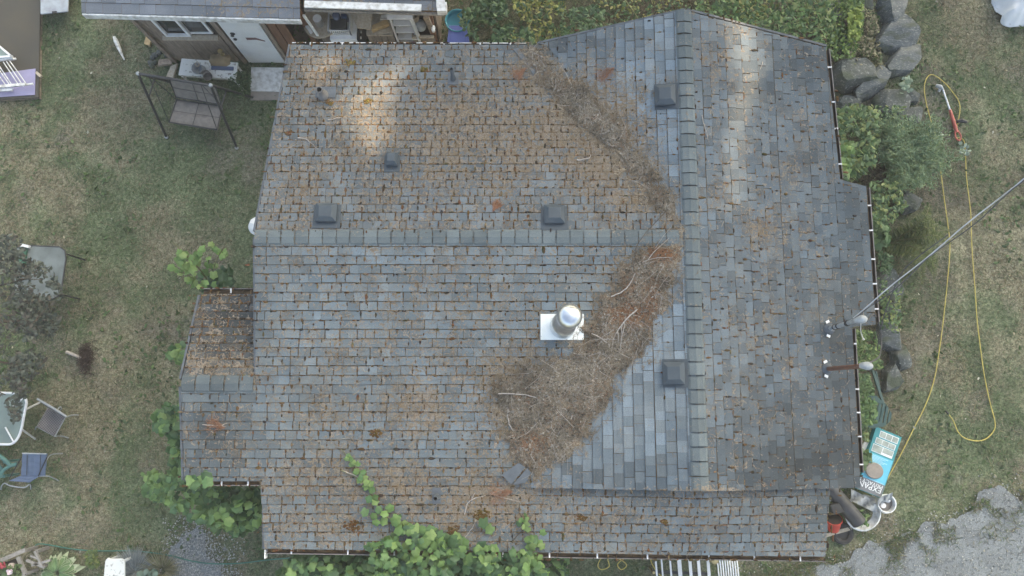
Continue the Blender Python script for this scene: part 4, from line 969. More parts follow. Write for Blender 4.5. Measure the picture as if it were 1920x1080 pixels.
G_NET = [(.13, .205, .085), (.105, .175, .08), (.17, .25, .10), (.085, .14, .07), (.24, .28, .10)]
plant('nettle_clump', 'leafy green clump between the eave and the largest boulders', 'weed clump', [
    ([(1565, 205), (1600, 195), (1645, 205), (1650, 260), (1640, 310), (1600, 345), (1575, 330)], 800, .2, 1.2, .08, .15, 'ovate', G_NET, .38, .6),
    ([(1575, 275), (1600, 265), (1600, 320), (1580, 325)], 40, .8, 1.3, .09, .14, 'grape', G_TIP, .2, .5)], at(1605, 270, 0))
plant('ground_cover', 'dry trailing weeds between the boulders and the lawn', 'weeds', [([(1610, 60), (1650, 80), (1660, 130), (1600, 125), (1590, 100)], 260, .1, .4, .05, .10, 'ovate', [(.22, .2, .11), (.13, .16, .07), (.28, .25, .16)], .4, .6), ([(1640, 0), (1650, 60), (1630, 70), (1615, 10)], 120, .1, .4, .05, .09, 'ovate', [(.25, .22, .14), (.15, .17, .08)], .4, .6), ([(1600, 195), (1700, 200), (1720, 250), (1690, 270), (1610, 240)], 260, .2, .6, .06, .12, 'ovate', G_NET, .44, .6), ([(1645, 520), (1690, 520), (1690, 690), (1655, 690)], 300, .1, .5, .05, .10, 'ovate', G_NET, .48, .6)], at(1640, 110, 0))
def feathery(label, px, py, h, rad, n, pal, base):
    root = thing('feathery_shrub', base, label, 'shrub'); b = MB(); Cs, An, Us = [], [], []
    for i in range(n):
        a = rng.uniform(0, 6.283); L = rad * rng.uniform(.35, 1.0); p0 = base + np.array([rng.uniform(-.25, .15), rng.uniform(-.15, .15), 0]); tip = p0 + np.array([math.cos(a) * L, math.sin(a) * L, h * rng.uniform(.5, 1.0)])
        mid = (p0 + tip) / 2 + np.array([0, 0, h * .28]); pts = spline([p0, mid, tip], 7); b.tube(pts, .004, 4, False)
        for q in pts[3:]:
            k = 15; Cs.append(q + rng.normal(0, .06, (k, 3))); An.append(a + rng.normal(0, .9, k))
    C = np.concatenate(Cs); A = np.concatenate(An)
    leaves('foliage', C, rng.uniform(.05, .11, len(C)), 'narrow', blend(pal, len(C)), parent=root, tilt=.7, ang=A)
    b.build('stem', 'stem', root); return root
feathery('large feathery grey green shrub sprawling between the boulders and the lawn', 1672, 312, .85, .74, 120, [(.20, .29, .16), (.16, .25, .135), (.24, .32, .19), (.23, .29, .13)], at(1680, 305, 0))
plant('pale_weed', 'silvery leaved weed sprig lying against the red trimmer', 'weed', [([(1735, 225), (1765, 222), (1765, 262), (1745, 265)], 26, .35, .6, .06, .1, 'round', [(.36, .42, .36), (.30, .37, .31)], 0, .5)], at(1750, 250, 0), stems=[([at(1715, 300, .3), at(1735, 270, .5), at(1752, 240, .5)], .005)])
plant('pale_weed', 'silvery leaved weed sprig over the right hand yellow cord', 'weed', [([(1798, 268), (1820, 266), (1818, 290), (1803, 292)], 16, .25, .5, .06, .09, 'round', [(.36, .42, .36), (.30, .37, .31)], 0, .5)], at(1800, 285, 0), stems=[([at(1760, 300, .3), at(1790, 288, .4), at(1808, 278, .4)], .005)])
plant('pale_weed', 'round leaved pale weed growing among the boulders by the loop of cord', 'weed', [([(1685, 150), (1708, 142), (1712, 170), (1690, 175)], 22, .3, .6, .06, .1, 'round', [(.30, .37, .29), (.24, .31, .22)], 0, .5)], at(1698, 165, 0))
def frond_plant(name, label, base, n, L, h, pal, a0, a1, cat, wd=.09):
    root = thing(name, base, label, cat); Cs, An, Sz = [], [], []; b = MB()
    for i in range(n):
        a = rng.uniform(a0, a1); l = L * rng.uniform(.65, 1.05); p0 = base + np.array([rng.uniform(-.08, .08), rng.uniform(-.08, .08), .05])
        tip = p0 + np.array([math.cos(a) * l, math.sin(a) * l, h * rng.uniform(.05, .6)]); mid = (p0 + tip) / 2 + np.array([0, 0, h * .7]); pts = spline([p0, mid, tip], 14); b.tube(pts, .005, 4, False)
        for j, q in enumerate(pts[2:]):
            t = (j + 2) / len(pts); s = wd * (1.15 - t) * 1.6
            for sd in (-1, 1):
                aa = a + sd * 1.25; Cs.append(q + np.array([math.cos(aa), math.sin(aa), 0]) * s * .5); An.append(aa); Sz.append(s)
    leaves('frond', np.array(Cs), np.array(Sz), 'ovate' if wd < .08 else 'narrow', blend(pal, len(Cs)), parent=root, tilt=.25, ang=np.array(An)); b.build('stem', 'stem', root)
frond_plant('fern', 'olive green fern fanning out below the feathery shrub', at(1662, 455, 0), 26, 1.0, .7, [(.10, .13, .035), (.125, .15, .04), (.08, .105, .035)], -1.1, .9, 'fern', .12)
plant('leafy_clump', 'leafy plants under the right eave around the fern', 'weed clump', [
    ([(1630, 340), (1690, 340), (1700, 390), (1660, 430), (1640, 420)], 420, .2, 1.1, .06, .12, 'ovate', G_NET, .40, .6),
    ([(1635, 415), (1662, 418), (1668, 455), (1640, 470)], 60, .3, .9, .10, .17, 'grape', [(.085, .15, .06), (.10, .17, .07)], .2, .5),
    ([(1645, 470), (1675, 480), (1672, 520), (1645, 510)], 130, .2, .8, .06, .1, 'ovate', [(.075, .135, .06), (.06, .11, .05)], .3, .6)], at(1655, 420, 0))
plant('leafy_clump', 'green clump below the wired mast beside the small boulders', 'weed clump', [
    ([(1598, 618), (1640, 620), (1650, 650), (1655, 690), (1610, 695), (1600, 660)], 420, .2, 1.1, .06, .11, 'ovate', [(.10, .165, .06), (.085, .14, .055), (.15, .21, .07)], .36, .6)], at(1625, 660, 0))
plant('leafy_clump', 'green clump growing through the green garden chair', 'weed clump', [
    ([(1604, 700), (1630, 700), (1640, 740), (1610, 745)], 160, .3, 1.0, .06, .11, 'ovate', G_NET[:2], .34, .6),
    ([(1610, 745), (1640, 742), (1645, 790), (1620, 800), (1610, 780)], 190, .75, 1.15, .07, .12, 'ovate', [(.12, .20, .07), (.10, .17, .065)], .3, .5),
    ([(1610, 795), (1632, 800), (1628, 830), (1612, 820)], 70, .2, .7, .06, .11, 'ovate', G_NET, .3, .6)], at(1625, 770, 0))
plant('garden_shrub', 'small rounded shrub between the white bench and the white door step', 'shrub', [
    ([(425, 150), (450, 132), (470, 140), (470, 170), (450, 185), (430, 178)], 420, .1, .7, .04, .07, 'ovate', [(.06, .095, .045), (.075, .12, .05)], .2, .7)], at(450, 165, 0))

# flower bed in the lower left corner
def hosta(label, base, n, L):
    root = thing('hosta', base, label, 'hosta'); b = MB(); bw = MB()
    T = LEAF['host']
    for i in range(n):
        a = i * 2.399 + rng.uniform(-.2, .2); l = L * rng.uniform(.55, .8) * (1 if i < n * .6 else .75); tilt_ = rng.uniform(.1, .5); d = np.array([math.cos(a), math.sin(a), 0]); e = np.array([-d[1], d[0], 0])
        p0 = base + d * L * .12 + np.array([0, 0, .22 + .1 * (i / n)])
        for mbx, k, dz in ((bw, 1.0, 0), (b, .88, .006)):
            V = []; m = 6
            for j in range(m + 1):
                t = j / m; w_ = .20 * math.sin(math.pi * min(1, t * .95 + .04)) ** .8 * l * k; zz = tilt_ * t * l * .8 - .55 * t * t * l + dz
                c = p0 + d * (t * l * (k * .5 + .5) + (1 - k) * l * .1) + np.array([0, 0, zz]); V += [c - e * w_ + [0, 0, .25 * w_], c, c + e * w_ + [0, 0, .25 * w_]]
            F = []
            for j in range(m):
                for s in (0, 1): F.append([j * 3 + s, (j + 1) * 3 + s, (j + 1) * 3 + s + 1, j * 3 + s + 1][::-1])
            mbx.add(V, F)
    M['hosta_edge'] = M.get('hosta_edge') or mat('hosta_edge', (.36, .41, .27), (.30, .35, .21), rough=.6, trans=.15)
    M['hosta_leaf'] = M.get('hosta_leaf') or mat('hosta_leaf', (.12, .20, .075), (.09, .155, .06), rough=.55, trans=.15)
    e_ = bw.build('leaf_edge', 'hosta_edge', root); b.build('leaf', 'hosta_leaf', root)
hosta('variegated hosta with white edged leaves in the corner flower bed', at(125, 1068, 0), 56, .44)
plant('garden_shrub', 'small yellow green shrub right of the hosta', 'shrub', [([(158, 1035), (180, 1032), (186, 1062), (172, 1068), (160, 1056)], 120, .2, .55, .06, .10, 'ovate', [(.13, .18, .05), (.17, .20, .06), (.10, .14, .05)], 0, .5)], at(170, 1055, 0))
plant('garden_shrub', 'pale lobed plant at the frame edge below the blue grass', 'shrub', [([(262, 1072), (292, 1070), (298, 1100), (258, 1100)], 70, .1, .35, .06, .11, 'round', [(.17, .24, .19), (.14, .2, .15)], 0, .5)], at(275, 1085, 0))
n = 1900; base = at(255, 1072, 0); a = rng.uniform(0, 6.283, n); r_ = rng.uniform(0, .16, n)
C = base + np.stack([np.cos(a) * r_, np.sin(a) * r_, np.full(n, .02)], 1)
tag(leaves('blue_oat_grass', C, rng.uniform(.25, .42, n), 'hair', blend([(.36, .41, .42), (.28, .32, .33), (.44, .48, .48)], n), 'grass', up=np.stack([np.cos(a) * .2, np.sin(a) * .2, np.ones(n)], 1) * 0 + np.stack([-np.cos(a) * .75, -np.sin(a) * .75, np.full(n, .7)], 1), ang=a, tilt=.2, cup=0, bend=.25), 'tuft of blue grass beside the white stool', 'ornamental grass')
n = 420; base = at(305, 1070, 0); a = rng.uniform(0, 6.283, n)
C = base + np.stack([np.cos(a) * .06, np.sin(a) * .06, np.full(n, .02)], 1)
tag(leaves('straw_grass', C, rng.uniform(.22, .45, n), 'hair', blend([(.32, .30, .17), (.24, .25, .13), (.38, .35, .23)], n), 'grass', up=np.stack([-np.cos(a) * .8, -np.sin(a) * .8, np.full(n, .6)], 1), ang=a, tilt=.2, cup=0, bend=.3), 'straw coloured tuft of grass right of the blue grass', 'ornamental grass')

# the tree at the left edge
root = thing('small_tree', at(-95, 640, 0), 'small dark leaved tree at the left edge overhanging the lawn', 'tree')
b = MB(); tb = at(-95, 640, 0)
b.tube(spline([tb, tb + [.1, .05, 1.2], tb + [.25, 0, 2.2]], 5), [.13 - .004 * i for i in range(11)], 10)
for ex, ey, ez in ((60, 520, 2.6), (90, 600, 2.6), (60, 690, 2.3), (0, 480, 2.8), (-120, 520, 2.9), (-160, 700, 2.7), (10, 740, 2.4), (30, 590, 3)):
    t = at(ex, ey, ez); s = tb + [.25, 0, 2.1]; b.tube(spline([s, (s + t) / 2 + [0, 0, .25], t], 6), [.05 - .0035 * i for i in range(13)], 6)
    for k in range(5):
        f = random.uniform(.4, 1); q = s + (t - s) * f + np.array([0, 0, .15]); b.tube([q, q + np.array([random.uniform(-.3, .4), random.uniform(-.4, .4), random.uniform(-.1, .2)])], [.012, .004], 4)
b.build('trunk', 'trunk', root)
Cs = []
for poly, n, z0, z1, cl in (([(-200, 430), (30, 440), (60, 520), (70, 640), (40, 720), (-200, 760)], 2500, 1.9, 3.2, .44), ([(0, 490), (60, 500), (100, 540), (90, 570), (20, 560)], 260, 2.0, 3.0, .42), ([(0, 740), (40, 745), (40, 790), (0, 800)], 110, 1.9, 2.6, .44), ([(20, 470), (95, 500), (118, 545), (112, 600), (80, 690), (30, 745), (10, 700)], 1200, 1.8, 2.8, .50), ([(-10, 440), (40, 445), (50, 480), (0, 500)], 160, 2, 2.8, .45), ([(20, 720), (60, 725), (55, 745), (25, 750)], 60, 1.8, 2.3, .3)):
    Cs.append(scatter_px(poly, n, z0, z1, cl, 5)[0])
C = np.concatenate(Cs); leaves('crown', C, rng.uniform(.05, .10, len(C)), 'ovate', blend([(.075, .088, .07), (.06, .07, .058), (.10, .11, .088), (.085, .075, .06)], len(C)), parent=root, tilt=.6)

# ================================================================== boulders
def boulder(px, py, sx, sy, rz, h, label, m='rock', z=0, seed=0):
    c = at(px, py, z); import bmesh
    bm = bmesh.new(); bmesh.ops.create_icosphere(bm, subdivisions=4, radius=1); mm = Matrix.Rotation(R(rz), 3, 'Z'); rs = random.Random(seed + int(px * 7 + py))
    planes = [(Vector((rs.uniform(-1, 1), rs.uniform(-1, 1), rs.uniform(-.1, .5))).normalized(), rs.uniform(.60, .82)) for _ in range(9)] + [(Vector((rs.uniform(-.22, .22), rs.uniform(-.22, .22), 1)).normalized(), rs.uniform(.35, .5)) for _ in range(2)] + [(Vector((rs.uniform(-.8, .8), rs.uniform(-.8, .8), .8)).normalized(), rs.uniform(.6, .72)) for _ in range(3)]
    V = []
    for v in bm.verts:
        p = v.co.copy()
        for n_, d in planes:
            e = p.dot(n_) - d
            if e > 0: p -= n_ * e * .97
        p *= 1 + .10 * mnoise.noise(p * 1.6 + Vector((px, py, 0))) + .05 * mnoise.noise(p * 5 + Vector((py, px, 0))) + .025 * mnoise.noise(p * 12 + Vector((py, px, 0)))
        p = Vector((p.x * sx * 1.2, p.y * sy * 1.2, p.z * h * .72)); V.append(mm @ p + Vector(c) + Vector((0, 0, h * .22)))
    F = [[q.index for q in f.verts] for f in bm.faces]; bm.free()
    o = link_mesh('boulder', V, F, m, smooth=True); o.data.set_sharp_from_angle(angle=R(24))
    return tag(o, label, 'boulder', 'boulders along the right of the house')
boulder(1668, 10, .26, .45, 5, .5, 'slate boulder at the top edge, uppermost of the row', 'slate_rock')
boulder(1680, 68, .45, .36, 18, .5, 'smooth wedge shaped boulder with white scratches, second from the top', 'slate_rock')
boulder(1688, 122, .46, .24, 32, .5, 'long striped boulder pointing at the lawn', 'slate_rock')
boulder(1632, 160, .50, .19, 40, .55, 'narrow dark boulder lying diagonally between two rough ones', 'slate_rock')
boulder(1592, 142, .42, .36, -25, .75, 'big rough boulder touching the right eave')
boulder(1667, 200, .33, .37, 5, .6, 'big speckled boulder above the feathery shrub')
boulder(1706, 185, .14, .16, 20, .35, 'small rounded boulder right of the speckled one')
boulder(1583, 200, .22, .22, 0, .45, 'half hidden dark boulder under the right eave')
boulder(1708, 218, .22, .20, 30, .3, 'low flat boulder behind the feathery shrub')
boulder(1682, 243, .22, .15, 0, .3, 'mossy boulder just below the speckled one')
boulder(1556, 22, .22, .24, 0, .4, 'dark rock surrounded by light green leaves')
boulder(1574, 90, .12, .16, 0, .5, 'dark rock at the top right corner of the roof', 'slate_rock')
boulder(1697, 385, .22, .22, 20, .5, 'dark rock between the feathery shrub and the fern')
boulder(1659, 540, .26, .34, 10, .45, 'flat mossy rock under the overhead cable')
boulder(1664, 585, .18, .2, 0, .4, 'small rock right of the wired mast')
boulder(1662, 628, .22, .3, 15, .45, 'grey rock beside the black drip loop', 'slate_rock')
boulder(1684, 672, .20, .24, 0, .45, 'rounded grey rock lowest beside the lawn')
boulder(1667, 710, .18, .28, -15, .4, 'grey rock behind the green garden chair')
boulder(1622, 8, .12, .2, 0, .25, 'small brown grey rock beside the yellow green creeper')
b = MB()
for i in range(9):
    b.lathe(at(1570 + random.uniform(0, 45), 60, 0) * 0 + at(318 - random.uniform(0, 35), 95 + random.uniform(0, 28), .0), [(.0, -.02), (.06, .0), (.05, .05), (0, .07)], 6, rot(random.uniform(0, 90), random.uniform(-20, 20)) @ Matrix.Diagonal((1, random.uniform(.7, 1.3), 1)).to_3x3())
tag(b.build('rubble', 'rock'), 'loose small stones at the left corner of the shed', 'stones', kind='stuff')

# ================================================================== the shed behind the house
YW = 6.58
shed = thing('shed', (-4.2, 7.6, 0), 'old board sided shed with white door, white window and open lean-to store', 'shed')
e0, e1 = at(160, 36, 2.02), at(556, 46, 2.02)
YE = (e0[1] + e1[1]) / 2
xl = at(330, 117, 0)[0]; xr = at(549, 80, 0)[0]
# front wall: vertical boards, split round the window and the door
d0, d1 = onY(470, 120, YW)[0], onY(539, 118, YW)[0]
w0, w1 = onY(311, 64, YW)[0], onY(401, 66, YW)[0]; wz = onY(355, 65, YW)[2]
bd = MB(); x = xl; i = 0
while x < xr - .02:
    wd = random.uniform(.11, .17); xe = min(x + wd, xr)
    segs = [(-.02, 2.0)]
    mid = (x + xe) / 2
    if d0 - .02 < mid < d1 + .02: segs = [(1.98, 2.05)]
    elif w0 - .03 < mid < w1 + .03: segs = [(-.02, wz - .05)]
    for z0, z1 in segs: bd.box(((x + xe) / 2, YW + .02 + random.uniform(-.008, .008), (z0 + z1) / 2), (xe - x - .006, .03, z1 - z0))
    x = xe
bd.build('wall', 'wood_grey', shed)
bk = MB(); bk.box(((xl + xr) / 2, YW + .06, 1.0), (xr - xl, .03, 2.0)); bk.box((xl + .02, YW + 1.6, 1.0), (.03, 3.0, 2.0)); bk.box((xr - .02, YW + 1.6, 1.0), (.03, 3.0, 2.0)); bk.box(((xl + xr) / 2, YW + 3.1, 1.0), (xr - xl, .03, 2.0)); bk.build('wall', 'black', shed)
for x in (xl - .01, d0 - .06, d1 + .05): bt = MB(); bt.box((x, YW - .02, 1.0), (.07, .05, 2.0)); bt.build('trim_board', 'wood_grey', shed)
cd = MB()
for i in range(3):
    x0 = d1 + .10 + i * .17
    if x0 < xr + .2: cd.box((x0 + .08, YW - .015, 1.0), (.15, .03, 2.0))
cd.build('red_boards', 'wood_red', shed)
dr = MB(); dr.box(((d0 + d1) / 2, YW - .015, 1.0), (d1 - d0 - .03, .045, 1.96)); dro = dr.build('door', 'door_white', shed, bevel=.006)
k = MB(); pk = onY(436, 63, YW - .04); k.lathe(pk, [(.045, 0), (.045, .01), (.02, .03), (.035, .05), (0, .07)], 12, rot(0, 90)); pk = onY(441, 73, YW - .04); k.lathe(pk, [(.035, 0), (.03, .02), (0, .03)], 12, rot(0, 90)); k.build('knob', 'charcoal', dro, smooth=True)
k = MB(); p0 = onY(462, 73, YW - .039); p1 = onY(480, 73, YW - .039); p2 = onY(497, 77, YW - .039)
k.prism([p + np.array([0, 0, s]) for p, s in ((p0, -.035), (p1, -.03), (p2, -.02), (p2, .02), (p1, .05), (p0, .05))], (0, -.003, 0)); k.build('smear', 'paint_brown', dro)
wf = MB(); zt = 2.0
def frame(mb, x0, x1, z0, z1, y, t, th):
    mb.box(((x0 + x1) / 2, y, z0 + t / 2), (x1 - x0, th, t)); mb.box(((x0 + x1) / 2, y, z1 - t / 2), (x1 - x0, th, t)); mb.box((x0 + t / 2, y, (z0 + z1) / 2), (t, th, z1 - z0 - 2 * t)); mb.box((x1 - t / 2, y, (z0 + z1) / 2), (t, th, z1 - z0 - 2 * t))
frame(wf, w0, (w0 + w1) / 2 + .03, wz, zt, YW - .02, .045, .05); frame(wf, (w0 + w1) / 2 - .02, w1, wz + .005, zt, YW + .035, .045, .05)
wo_ = wf.build('window', 'white', shed)
g = MB(); g.box(((w0 + w1) / 2, YW + .03, (wz + zt) / 2), (w1 - w0 - .05, .006, zt - wz - .06)); g.build('pane', 'glass', wo_)
g = MB(); g.box(((w0 + w1) / 2, YW - .05, wz - .03), (w1 - w0 + .16, .09, .03)); g.build('sill', 'wood_pale', wo_)
# roofs with shingles
def shed_roof(px_pts, z, name, rise, back, fh=.13, fm='white_worn'):
    a, b = at(*px_pts[0], z), at(*px_pts[1], z); V, F, C = [], [], []; rows = int(back / .17)
    L = b[0] - a[0]
    for r in range(rows):
        x = -random.uniform(0, .3)
        while x < L:
            wd = random.uniform(.22, .34); x0, x1 = max(x, 0), min(x + wd - .006, L)
            if x1 > x0 + .01:
                t0, t1 = x0 / L, x1 / L; y = a[1] + (b[1] - a[1]) * (t0 + t1) / 2; k = random.uniform(.8, 1.18); b0 = len(V); zz = z + .10
                for (xx, rr, h) in ((x0, r * .17, .012), (x1, r * .17, .012), (x1, (r + 1) * .17 - .006, .003), (x0, (r + 1) * .17 - .006, .003)):
                    V.append((a[0] + xx, y + rr, zz + rr * rise + h)); C.append((.17 * k, .185 * k, .205 * k))
                for (xx, rr) in ((x0, r * .17), (x1, r * .17)): V.append((a[0] + xx, y + rr, zz + rr * rise - .004)); C.append((.04, .035, .03))
                F += [[b0, b0 + 1, b0 + 2, b0 + 3], [b0 + 4, b0 + 5, b0 + 1, b0]]
            x += wd
    V = np.array(V); o = link_mesh('roof', V, F, 'shingle', shed, cols=np.array(C), attrs={'Deb': np.clip(fbm(V[:, 0] * 1.6, V[:, 1] * 2, 44, 3) * 1.2 - .25, 0, .6)})
    dk = MB(); dk.hexa([(a[0], a[1], z + .07), (b[0], b[1], z + .07), (b[0], b[1] + back, z + .07 + back * rise), (a[0], a[1] + back, z + .07 + back * rise)], [(a[0], a[1], z + .1), (b[0], b[1], z + .1), (b[0], b[1] + back, z + .1 + back * rise), (a[0], a[1] + back, z + .1 + back * rise)]); dk.build('roof_deck', 'deck', o)
    fa = MB(); bar(fa, a + np.array([0, -.015, .03]), b + np.array([0, -.015, .03]), .03, fh); fa.build('fascia', fm, o)
    return a, b
shed_roof(((160, 30), (566, 41)), 2.05, 'roof', .25, 2.6)
la, lb = shed_roof(((572, 19), (832, 27)), 2.05, 'roof', .16, 2.2, .06, 'wood_bleached')
q = MB(); a_, b_ = at(571, 8, 2.25), at(790, 15, 2.25); bar(q, a_, b_, .12, .03); tag(q.build('loose_board', 'white_worn'), 'long white board lying on the lean-to roof edge', 'board')
q = MB(); q.box(at(826, 4, 2.27), (.14, .20, .05)); q.box(at(829, 16, 2.22), (.16, .16, .14)); q.build('roof_end', 'white_worn', shed)
# lean-to: back wall, posts, floor
lw = MB(); YB = 8.3; x0_, x1_ = xr + .02, at(826, 80, 0)[0]
x = x0_
while x < x1_:
    wd = random.uniform(.12, .18); lw.box((x + wd / 2, YB, 1.0), (wd - .008, .03, 2.0)); x += wd
lw.build('back_wall', 'wood_grey', shed)
lw = MB(); y = 6.95
while y < YB: lw.box((x1_, y + .07, 1.0), (.03, .135, 2.0)); y += .145
lw.build('end_wall', 'wood_grey', shed)
for px, py in ((597, 82), (819, 80)): lp = MB(); p = at(px, py, 0); lp.box((p[0], 6.88, 1.0), (.09, .09, 2.0)); lp.build('post', 'wood_red', shed)
M['lean_floor'] = mat('lightened_floor', (.20, .17, .14), (.13, .11, .09)); lf = MB(); lf.box(((x0_ + x1_) / 2, 7.6, .012), (x1_ - x0_, 1.4, .03)); lf.build('floor', 'lean_floor', shed)  # floor colour lightened to offset the shade under the roof
f = MB(); p = at(583, 48, 1.3); f.box(p, (.045, .03, .75), rot(0, 0, -4)); f.build('white_strip', 'white', shed)

# things in the lean-to
c = at(598, 45, .9)
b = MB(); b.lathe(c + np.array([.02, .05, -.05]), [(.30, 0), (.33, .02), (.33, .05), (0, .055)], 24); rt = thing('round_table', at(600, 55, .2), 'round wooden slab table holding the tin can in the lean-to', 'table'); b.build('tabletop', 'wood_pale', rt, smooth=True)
b = MB(); b.tube([c + [.02, .05, -.05], c + [.02, .05, -.88]], .12, 12); b.build('leg', 'wood_grey', rt)
r_ = thing('tin_can', c + [0, 0, .01], 'large silvery tin can with white lid on the round wooden table', 'can')
b = MB(); b.lathe(c + [0.02, .0, .0], [(.075, 0), (.075, .20)], 18); b.build('body', 'steel', r_, smooth=True)
b = MB(); b.lathe(c + [.02, 0, .2], [(.08, 0), (.08, .015), (0, .018)], 18); b.build('lid', 'white', r_)
b = MB(); b.tube(spline([c + [-.22, -.06, .03], c + [-.17, -.12, .05], c + [-.12, -.2, .04]], 4), .03, 8); tag(b.build('white_mug', 'white', smooth=True), 'small white bottle lying left of the tin can', 'bottle')
ap = thing('old_stove', at(650, 80, 0), 'white enamel stove with dark side stored in the lean-to', 'stove')
pa = at(642, 76, .75)
b = MB(); b.box((pa[0] + .02, pa[1] + .28, .40), (.50, .55, .78)); b.build('body', 'white', ap, bevel=.01)
b = MB(); b.box((pa[0] + .29, pa[1] + .28, .39), (.03, .54, .74)); b.build('side_panel', 'charcoal', ap)
b = MB()
for i in (0, 1): b.lathe((pa[0] + .308, pa[1] + .12 + i * .12, .62 + .0 * i), [(.025, 0), (.025, .02), (0, .025)], 10, rot(0, 0, 90))
b.build('knob', 'white_metal', ap)
b = MB(); b.box((pa[0] - .08, pa[1] - .02, .62), (.22, .06, .2)); b.build('drawer', 'white', ap, bevel=.008)
bk_ = thing('laundry_basket', (pa[0] - .02, pa[1] + .25, .8), 'white slatted basket holding a dark bin on the stove', 'basket'); cx, cy = pa[0] - .02, pa[1] + .25
b = MB()
for (ax, ay, sx, sy) in ((0, -.17, .40, .015), (0, .17, .40, .015), (-.2, 0, .015, .34), (.2, 0, .015, .34)):
    b.box((cx + ax, cy + ay, .98), (sx, sy, .025)); b.box((cx + ax, cy + ay, .80), (sx, sy, .02))
    m_ = 12
    for i in range(m_): b.box((cx + ax + (i / (m_ - 1) - .5) * (sx if sx > .1 else 0), cy + ay + (i / (m_ - 1) - .5) * (sy if sy > .1 else 0), .89), (.014, .014, .17))
b.box((cx, cy, .80), (.38, .32, .008)); b.build('rim', 'white', bk_)
b = MB(); b.hexa([(cx - .13, cy - .12, .81), (cx + .12, cy - .12, .81), (cx + .12, cy + .05, .81), (cx - .13, cy + .05, .81)], [(cx - .16, cy - .15, 1.0), (cx + .14, cy - .15, 1.0), (cx + .14, cy + .06, 1.0), (cx - .16, cy + .06, 1.0)]); tag(b.build('dark_bin', 'charcoal', bevel=.01), 'charcoal plastic bin sitting in the white basket', 'bin')
b = MB(); b.lathe((cx - .04, cy + .09, .82), [(.07, 0), (.07, .25), (.06, .27), (0, .275)], 14); b.box((cx + .1, cy + .1, .95), (.1, .06, .2)); tag(b.build('blue_jar', 'blue_paint', smooth=True), 'dark blue jar behind the charcoal bin', 'jar')
def plank(label, px, py, z, size, rz, m, rx=0, ry=0):
    b = MB(); b.box(at(px, py, z), size, rot(rz, rx, ry)); return tag(b.build('plank', m, bevel=.004), label, 'plank', 'planks stored in the lean-to')
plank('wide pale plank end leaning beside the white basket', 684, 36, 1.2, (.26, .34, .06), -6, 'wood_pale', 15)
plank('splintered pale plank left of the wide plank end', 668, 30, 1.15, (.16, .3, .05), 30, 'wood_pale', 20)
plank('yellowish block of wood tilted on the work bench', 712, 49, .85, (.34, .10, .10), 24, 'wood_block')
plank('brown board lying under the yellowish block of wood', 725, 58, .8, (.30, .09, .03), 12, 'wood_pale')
plank('dark board leaning in the right corner of the lean-to', 806, 48, 1.0, (.10, .05, 1.3), 0, 'wood_grey', 14)
bn = thing('work_bench', at(715, 75, 0), 'grey wooden work bench of vertical boards left of the stepladder', 'bench'); pb = at(712, 62, .72)
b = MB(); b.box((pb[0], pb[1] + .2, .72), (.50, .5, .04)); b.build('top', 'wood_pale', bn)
b = MB()
for i in range(4): b.box((pb[0] - .18 + i * .125, pb[1] - .03, .35), (.115, .03, .70))
b.build('front', 'wood_grey', bn)
bn = thing('wooden_crate', at(795, 75, 0), 'plank fronted wooden bin right of the stepladder', 'bin'); pb = at(793, 67, .6)
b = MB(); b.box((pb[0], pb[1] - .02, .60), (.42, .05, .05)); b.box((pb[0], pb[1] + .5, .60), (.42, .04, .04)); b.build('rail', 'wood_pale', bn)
b = MB()
for i in range(3): b.box((pb[0] - .14 + i * .14, pb[1], .29), (.13, .03, .57))
b.box((pb[0] - .2, pb[1] + .25, .29), (.03, .5, .57)); b.box((pb[0] + .2, pb[1] + .25, .29), (.03, .5, .57)); b.build('side', 'wood_grey', bn)
b = MB(); b.lathe(at(790, 52, .75), [(0, 0), (.09, .01), (.11, .08), (.08, .17), (.03, .2), (0, .2)], 12); tag(b.build('plastic_bag', 'clear_tote', smooth=True), 'translucent knotted plastic bag on the plank fronted bin', 'bag')
b = MB(); b.lathe(at(782, 55, .72), [(.04, 0), (.045, .1), (.03, .13), (0, .135)], 12); tag(b.build('glass_jar', 'clear_tote', smooth=True), 'small glass jar left of the knotted plastic bag', 'jar')
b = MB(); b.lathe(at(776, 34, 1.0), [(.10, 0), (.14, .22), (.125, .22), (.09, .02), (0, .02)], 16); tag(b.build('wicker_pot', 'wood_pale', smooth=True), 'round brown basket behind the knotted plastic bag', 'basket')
b = MB()
b.lathe(at(813, 53, .95), [(.035, 0), (.035, .05), (0, .06)], 10); b.lathe(at(813, 58, .95), [(.035, 0), (.035, .05), (0, .06)], 10); tag(b.build('porcelain_knob', 'white'), 'pair of white porcelain insulators on the corner board', 'insulator')
b = MB(); b.hexa([at(x, y, .9) for x, y in ((712, 38), (728, 37), (726, 28), (715, 28))], [at(x, y, 1.05) for x, y in ((714, 36), (727, 36), (726, 27), (716, 28))]); tag(b.build('paper_bag', 'white_worn'), 'crumpled white paper behind the yellowish block', 'paper')
